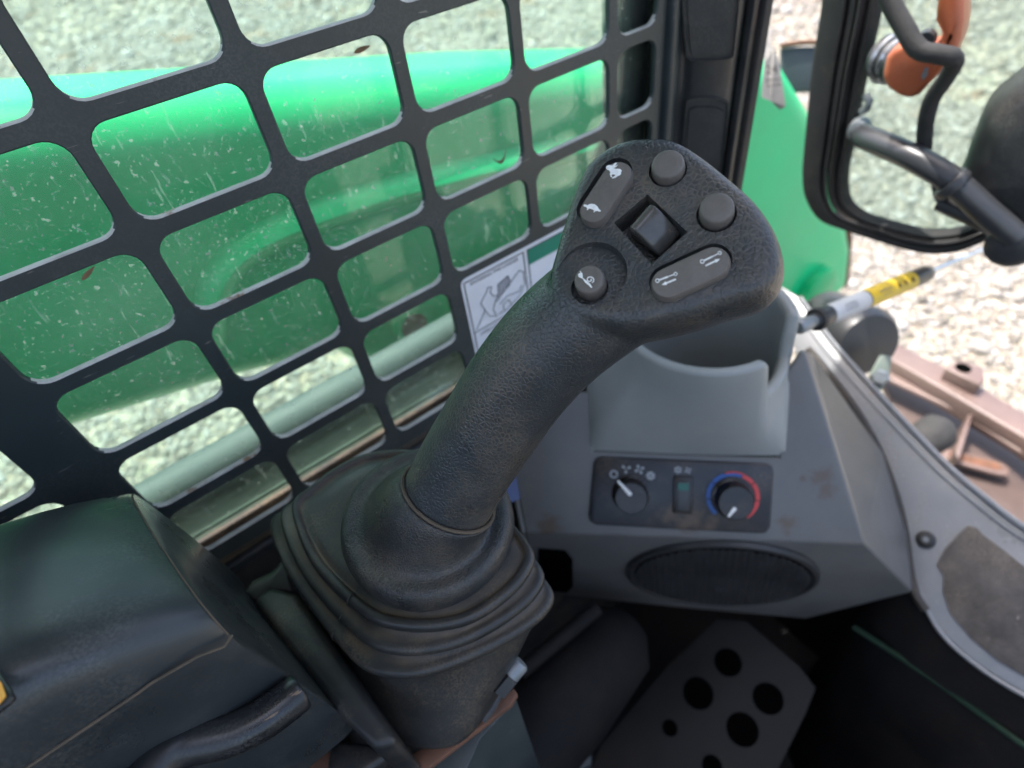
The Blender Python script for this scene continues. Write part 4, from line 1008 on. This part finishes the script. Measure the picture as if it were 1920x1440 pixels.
def strut():
    a, b, c = at(1512, 607, .52), at(1740, 512, .60), at(1890, 455, .645)
    t = thing('gas_strut', 'black gas strut with yellow and white labels running from cowl to open door', 'gas strut', a)
    d = (b - a).normalized(); L_ = (b - a).length
    R_ = .0088
    MB().lathe(a + d * .010, d, [(.006, 0), (.0088, .003), (R_, .005), (R_, L_ - .02), (R_ * .9, L_ - .012), (.006, L_ - .010)], 28).build('cylinder', 'strut_black', t)
    MB().lathe(b - d * .012, d, [(.0032, 0), (.0032, (c - b).length + .02)], 16).build('rod', 'zinc', t)
    MB().lathe(a, d, [(.0055, -.012), (.0068, -.010), (.0062, .004), (.0055, .010)], 20).build('end_fitting', 'bolt_grey', t)
    MB().lathe(a + d * .0125, d, [(.0094, -.001), (.0104, 0), (.0104, .0045), (.0094, .0055)], 28).build('end_collar', 'rubber_seal', t)
    f = lambda x, y: None
    s0, s1, s2 = .030, L_ * .44, L_ * .83
    def band(a0, a1, m, nm, e):
        w = d.cross(ray(1600, 560)).normalized(); v = w.cross(d)
        vn = -v if v.dot(ray(1600, 560)) > 0 else v
        rings = []
        for s_ in (a0, a1):
            rings.append([a + d * s_ + (w * math.sin(q) + vn * math.cos(q)) * (R_ + e) for q in [math.radians(-82 + 164 * k / 20) for k in range(21)]])
        return MB().ring_loft(rings, False, False, close=False).build(nm, m, t), w, vn
    lw, w, vn = band(s0, s1 - .002, 'label_white', 'white_label', .00025)
    ly, w, vn = band(s1, s2, 'label_yellow', 'yellow_label', .00025)
    tu = d; tv = vn.cross(d)
    tv = tv if tv.dot(Vector(W @ np.array([0, -1, 0]))) > 0 else -tv
    base = a + vn * (R_ + .0004)
    for s_, off, body, sz, prn in ((.052, .0018, 'GAS SPRING', .0032, lw), (.052, -.0010, 'DO NOT OPEN', .0026, lw), (.052, -.0034, 'HIGH PRESSURE', .0024, lw), (L_ * .55, .0012, 'WARNING', .0042, ly), (L_ * .55, -.0028, 'CAUTION', .0028, ly)):
        MB().add(*text_mesh(body, base + d * s_ + tv * off - vn * (off * off / (2 * R_)) + vn * .0003, tu, tv, sz)).build('print', 'decal_line', prn, smooth=False)
    for s_ in (L_ * .66, L_ * .72, L_ * .78):
        P = base + d * s_ + vn * .0001
        MB().prism([P + d * .002 - tv * .002, P + d * .0012 + tv * .003, P - d * .002 + tv * .001, P - d * .001 - tv * .003], vn * .0001).build('pictogram', 'rusty_brown', ly, smooth=False)
strut()

# ================================================================== attachment plate in front of the machine
def coupler():
    t = thing('attachment_plate', 'faded pinkish red steel attachment frame lying in front of the cab', 'attachment', on(1800, 900, 2, .2))
    Zt = .46
    g = lambda x, y, z=Zt: on(x, y, 2, z)
    MB().prism([g(x, y) for x, y in ((1630, 628), (1660, 632), (1800, 700), (1925, 775), (2020, 835), (2020, 900), (1925, 822), (1790, 742), (1660, 668))], Vector((0, 0, -.05))).build('top_beam', 'pink_steel', t, bevel=.006, segs=3)
    MB().prism([g(x, y, Zt - .03) for x, y in ((1660, 690), (1790, 745), (1920, 825), (2020, 900), (2020, 925), (1920, 850), (1790, 768), (1670, 712))], Vector((0, 0, -.012))).build('edge_bar', 'pink_steel', t, bevel=.004, segs=3)
    MB().prism([g(x, y, Zt - .09) for x, y in ((1650, 700), (1790, 760), (1930, 860), (2030, 930), (2030, 1200), (1900, 1080), (1760, 900), (1690, 800))], Vector((0, 0, -.02))).build('deck', 'pink_shaded', t, bevel=.004)
    MB().prism([g(x, y, Zt + .03) for x, y in ((1772, 690), (1800, 672), (1845, 688), (1848, 712), (1838, 722))], Vector((0, 0, -.045))).build('lug', 'pink_steel', t, bevel=.004)
    MB().lathe(g(1806, 690, Zt + .0305), Z_, [(.014, 0), (.014, .0006)], 20).build('lug_hole', 'hole_dark', t)
    MB().prism([g(x, y, Zt - .02) for x, y in ((1818, 770), (1826, 775), (1800, 860), (1790, 852))], Vector((0, 0, -.06))).build('gusset', 'pink_steel', t, bevel=.003)
    hl = [g(x, y, Zt - .06) for x, y in ((1770, 838), (1880, 866), (1898, 880), (1890, 892), (1870, 888), (1765, 858))]
    MB().prism(hl, Vector((0, 0, -.012))).build('lock_lever', 'pink_steel', t, bevel=.004, segs=3)
    il = [g(x, y, Zt - .0595) for x, y in ((1780, 846), (1870, 868), (1880, 878), (1868, 882), (1778, 858))]
    MB().prism(il, Vector((0, 0, .0008))).build('lever_slot', 'rusty_brown', t)
    P0, P1 = g(1722, 830, Zt + .02), g(1775, 800, Zt + .02)
    dd = (P1 - P0).normalized()
    MB().lathe(P0, dd, [(.022, -.06), (.024, -.01), (.030, .01), (.034, .03), (.034, .05), (.026, .062), (.01, .066)], 28).build('rubber_bumper', 'cloth_tape', t)
    MB().prism([g(x, y, Zt - .2) for x, y in ((1700, 900), (1800, 920), (2030, 1050), (2030, 1300), (1850, 1150))], Vector((0, 0, -.02))).build('lower_deck', 'rusty_brown', t)
coupler()
bu = thing('rubber_buffer', 'dark grey round buffer bolted in front of the cowl', 'buffer', at(1600, 640, .72))
d = (at(1640, 640, .70) - at(1560, 600, .74)).normalized()
MB().lathe(at(1600, 632, .72), (ray(1600, 630) * -1).normalized() * .6 + d * .8, [(.042, -.06), (.042, .02), (.036, .030), (.01, .032)], 32).build('buffer_body', 'strut_black', bu)
MB().prism([at(x, y, .66) for x, y in ((1628, 705), (1650, 665), (1672, 668), (1668, 705), (1655, 730), (1640, 738))], ray(1650, 700).normalized() * .012).build('bracket', 'sill_green', bu, bevel=.002)
MB().lathe(at(1650, 708, .655), -ray(1650, 708).normalized(), [(.010, -.01), (.010, .005), (.007, .008)], 6).build('bolt', 'bolt_grey', bu)

# ================================================================== safety decal on the guard plate
def decal():
    t = thing('safety_decal', 'white safety decal with loader drawings and green header on the window guard', 'decal', (.21, YM, 1.07))
    y0 = YM - .0004
    q = lambda x, y, e=0.0: (lambda p: Vector((p.x, y0 - e, p.z)))(on(x, y, 1, y0))
    x0, x1, zt, zb = .1585, .335, 1.1605, 1.048
    rr = rounded_rect(x0, x1, zb, zt, .005, 5)
    MB().prism([Vector((a, y0, b)) for a, b in rr], Vector((0, -.0003, 0))).build('backing', 'decal_white', t, smooth=False)
    def rect(a0, a1, b0, b1, m, nm, e=.0006): MB().prism([Vector((a0, y0 - e, b0)), Vector((a1, y0 - e, b0)), Vector((a1, y0 - e, b1)), Vector((a0, y0 - e, b1))], Vector((0, -.0001, 0))).build(nm, m, t, smooth=False)
    def frame(a0, a1, b0, b1, w=.0008):
        rect(a0, a1, b1 - w, b1, 'decal_black', 'border_line'); rect(a0, a1, b0, b0 + w, 'decal_black', 'border_line')
        rect(a0, a0 + w, b0, b1, 'decal_black', 'border_line'); rect(a1 - w, a1, b0, b1, 'decal_black', 'border_line')
    xm = .2155
    frame(x0 + .0022, xm, zb + .002, zt - .0028)
    rect(x0 + .0025, xm, 1.1105, 1.1112, 'decal_black', 'divider')
    frame(xm + .003, x1 - .003, zb + .002, zt - .0028)
    rect(xm + .0038, x1 - .0038, zt - .0165, zt - .0037, 'decal_green', 'green_header')
    U_, V_ = X_, Z_
    yo = y0 - .0007
    def txt(s_, x, z, size, m='decal_black'): MB().add(*text_mesh(s_, Vector((x, yo, z)), U_, V_, size)).build('lettering', m, t, smooth=False)
    cx = (x0 + .0022 + xm) / 2
    txt('ENTERING THE LOADER', cx, zt - .0065, .0040); txt('OPERATING THE LOADER', cx, 1.1065, .0038)
    txt('TO AVOID INJURY', .268, zt - .0205, .0042); txt('READ MANUAL', .268, zt - .028, .004)
    def ln(pts, w=.00035):
        mb = MB()
        for a, b in zip(pts[:-1], pts[1:]):
            A = Vector((a[0], yo, a[1])); B = Vector((b[0], yo, b[1])); d = (B - A).normalized(); e = d.cross(Y_) * w
            mb.prism([A + e, B + e, B - e, A - e], Vector((0, -.0001, 0)))
        mb.build('drawing', 'decal_line', t, smooth=False)
    for oz in (0, -.047):
        L = lambda pts: [(x0 + .0022 + a * .054, 1.1115 + b * .036 + oz) for a, b in pts]
        ln(L([(.05, .03), (.25, .4), (.2, .62), (.3, .78), (.36, .9), (.42, .86), (.38, .76), (.42, .62), (.5, .6), (.44, .5), (.38, .3), (.42, .1), (.3, .2), (.25, .4)]))
        ln(L([(.45, .45), (.62, .62), (.82, .82), (.9, .9), (.97, .82), (.97, .5), (.85, .28), (.6, .12), (.45, .12)]))
        ln(L([(.5, .35), (.65, .45), (.85, .4), (.92, .52)])); ln(L([(.55, .12), (.56, .3), (.66, .34), (.7, .16)]))
        ln(L([(.5, .5), (.52, .84), (.7, .92), (.74, .72)]))
        for k in range(4): ln(L([(.53 + .0, .58 + k * .08), (.72, .68 + k * .075)]))
        for k in range(4): ln(L([(.54 + k * .05, .56 + k * .03), (.545 + k * .05, .85 + k * .015)]))
decal()
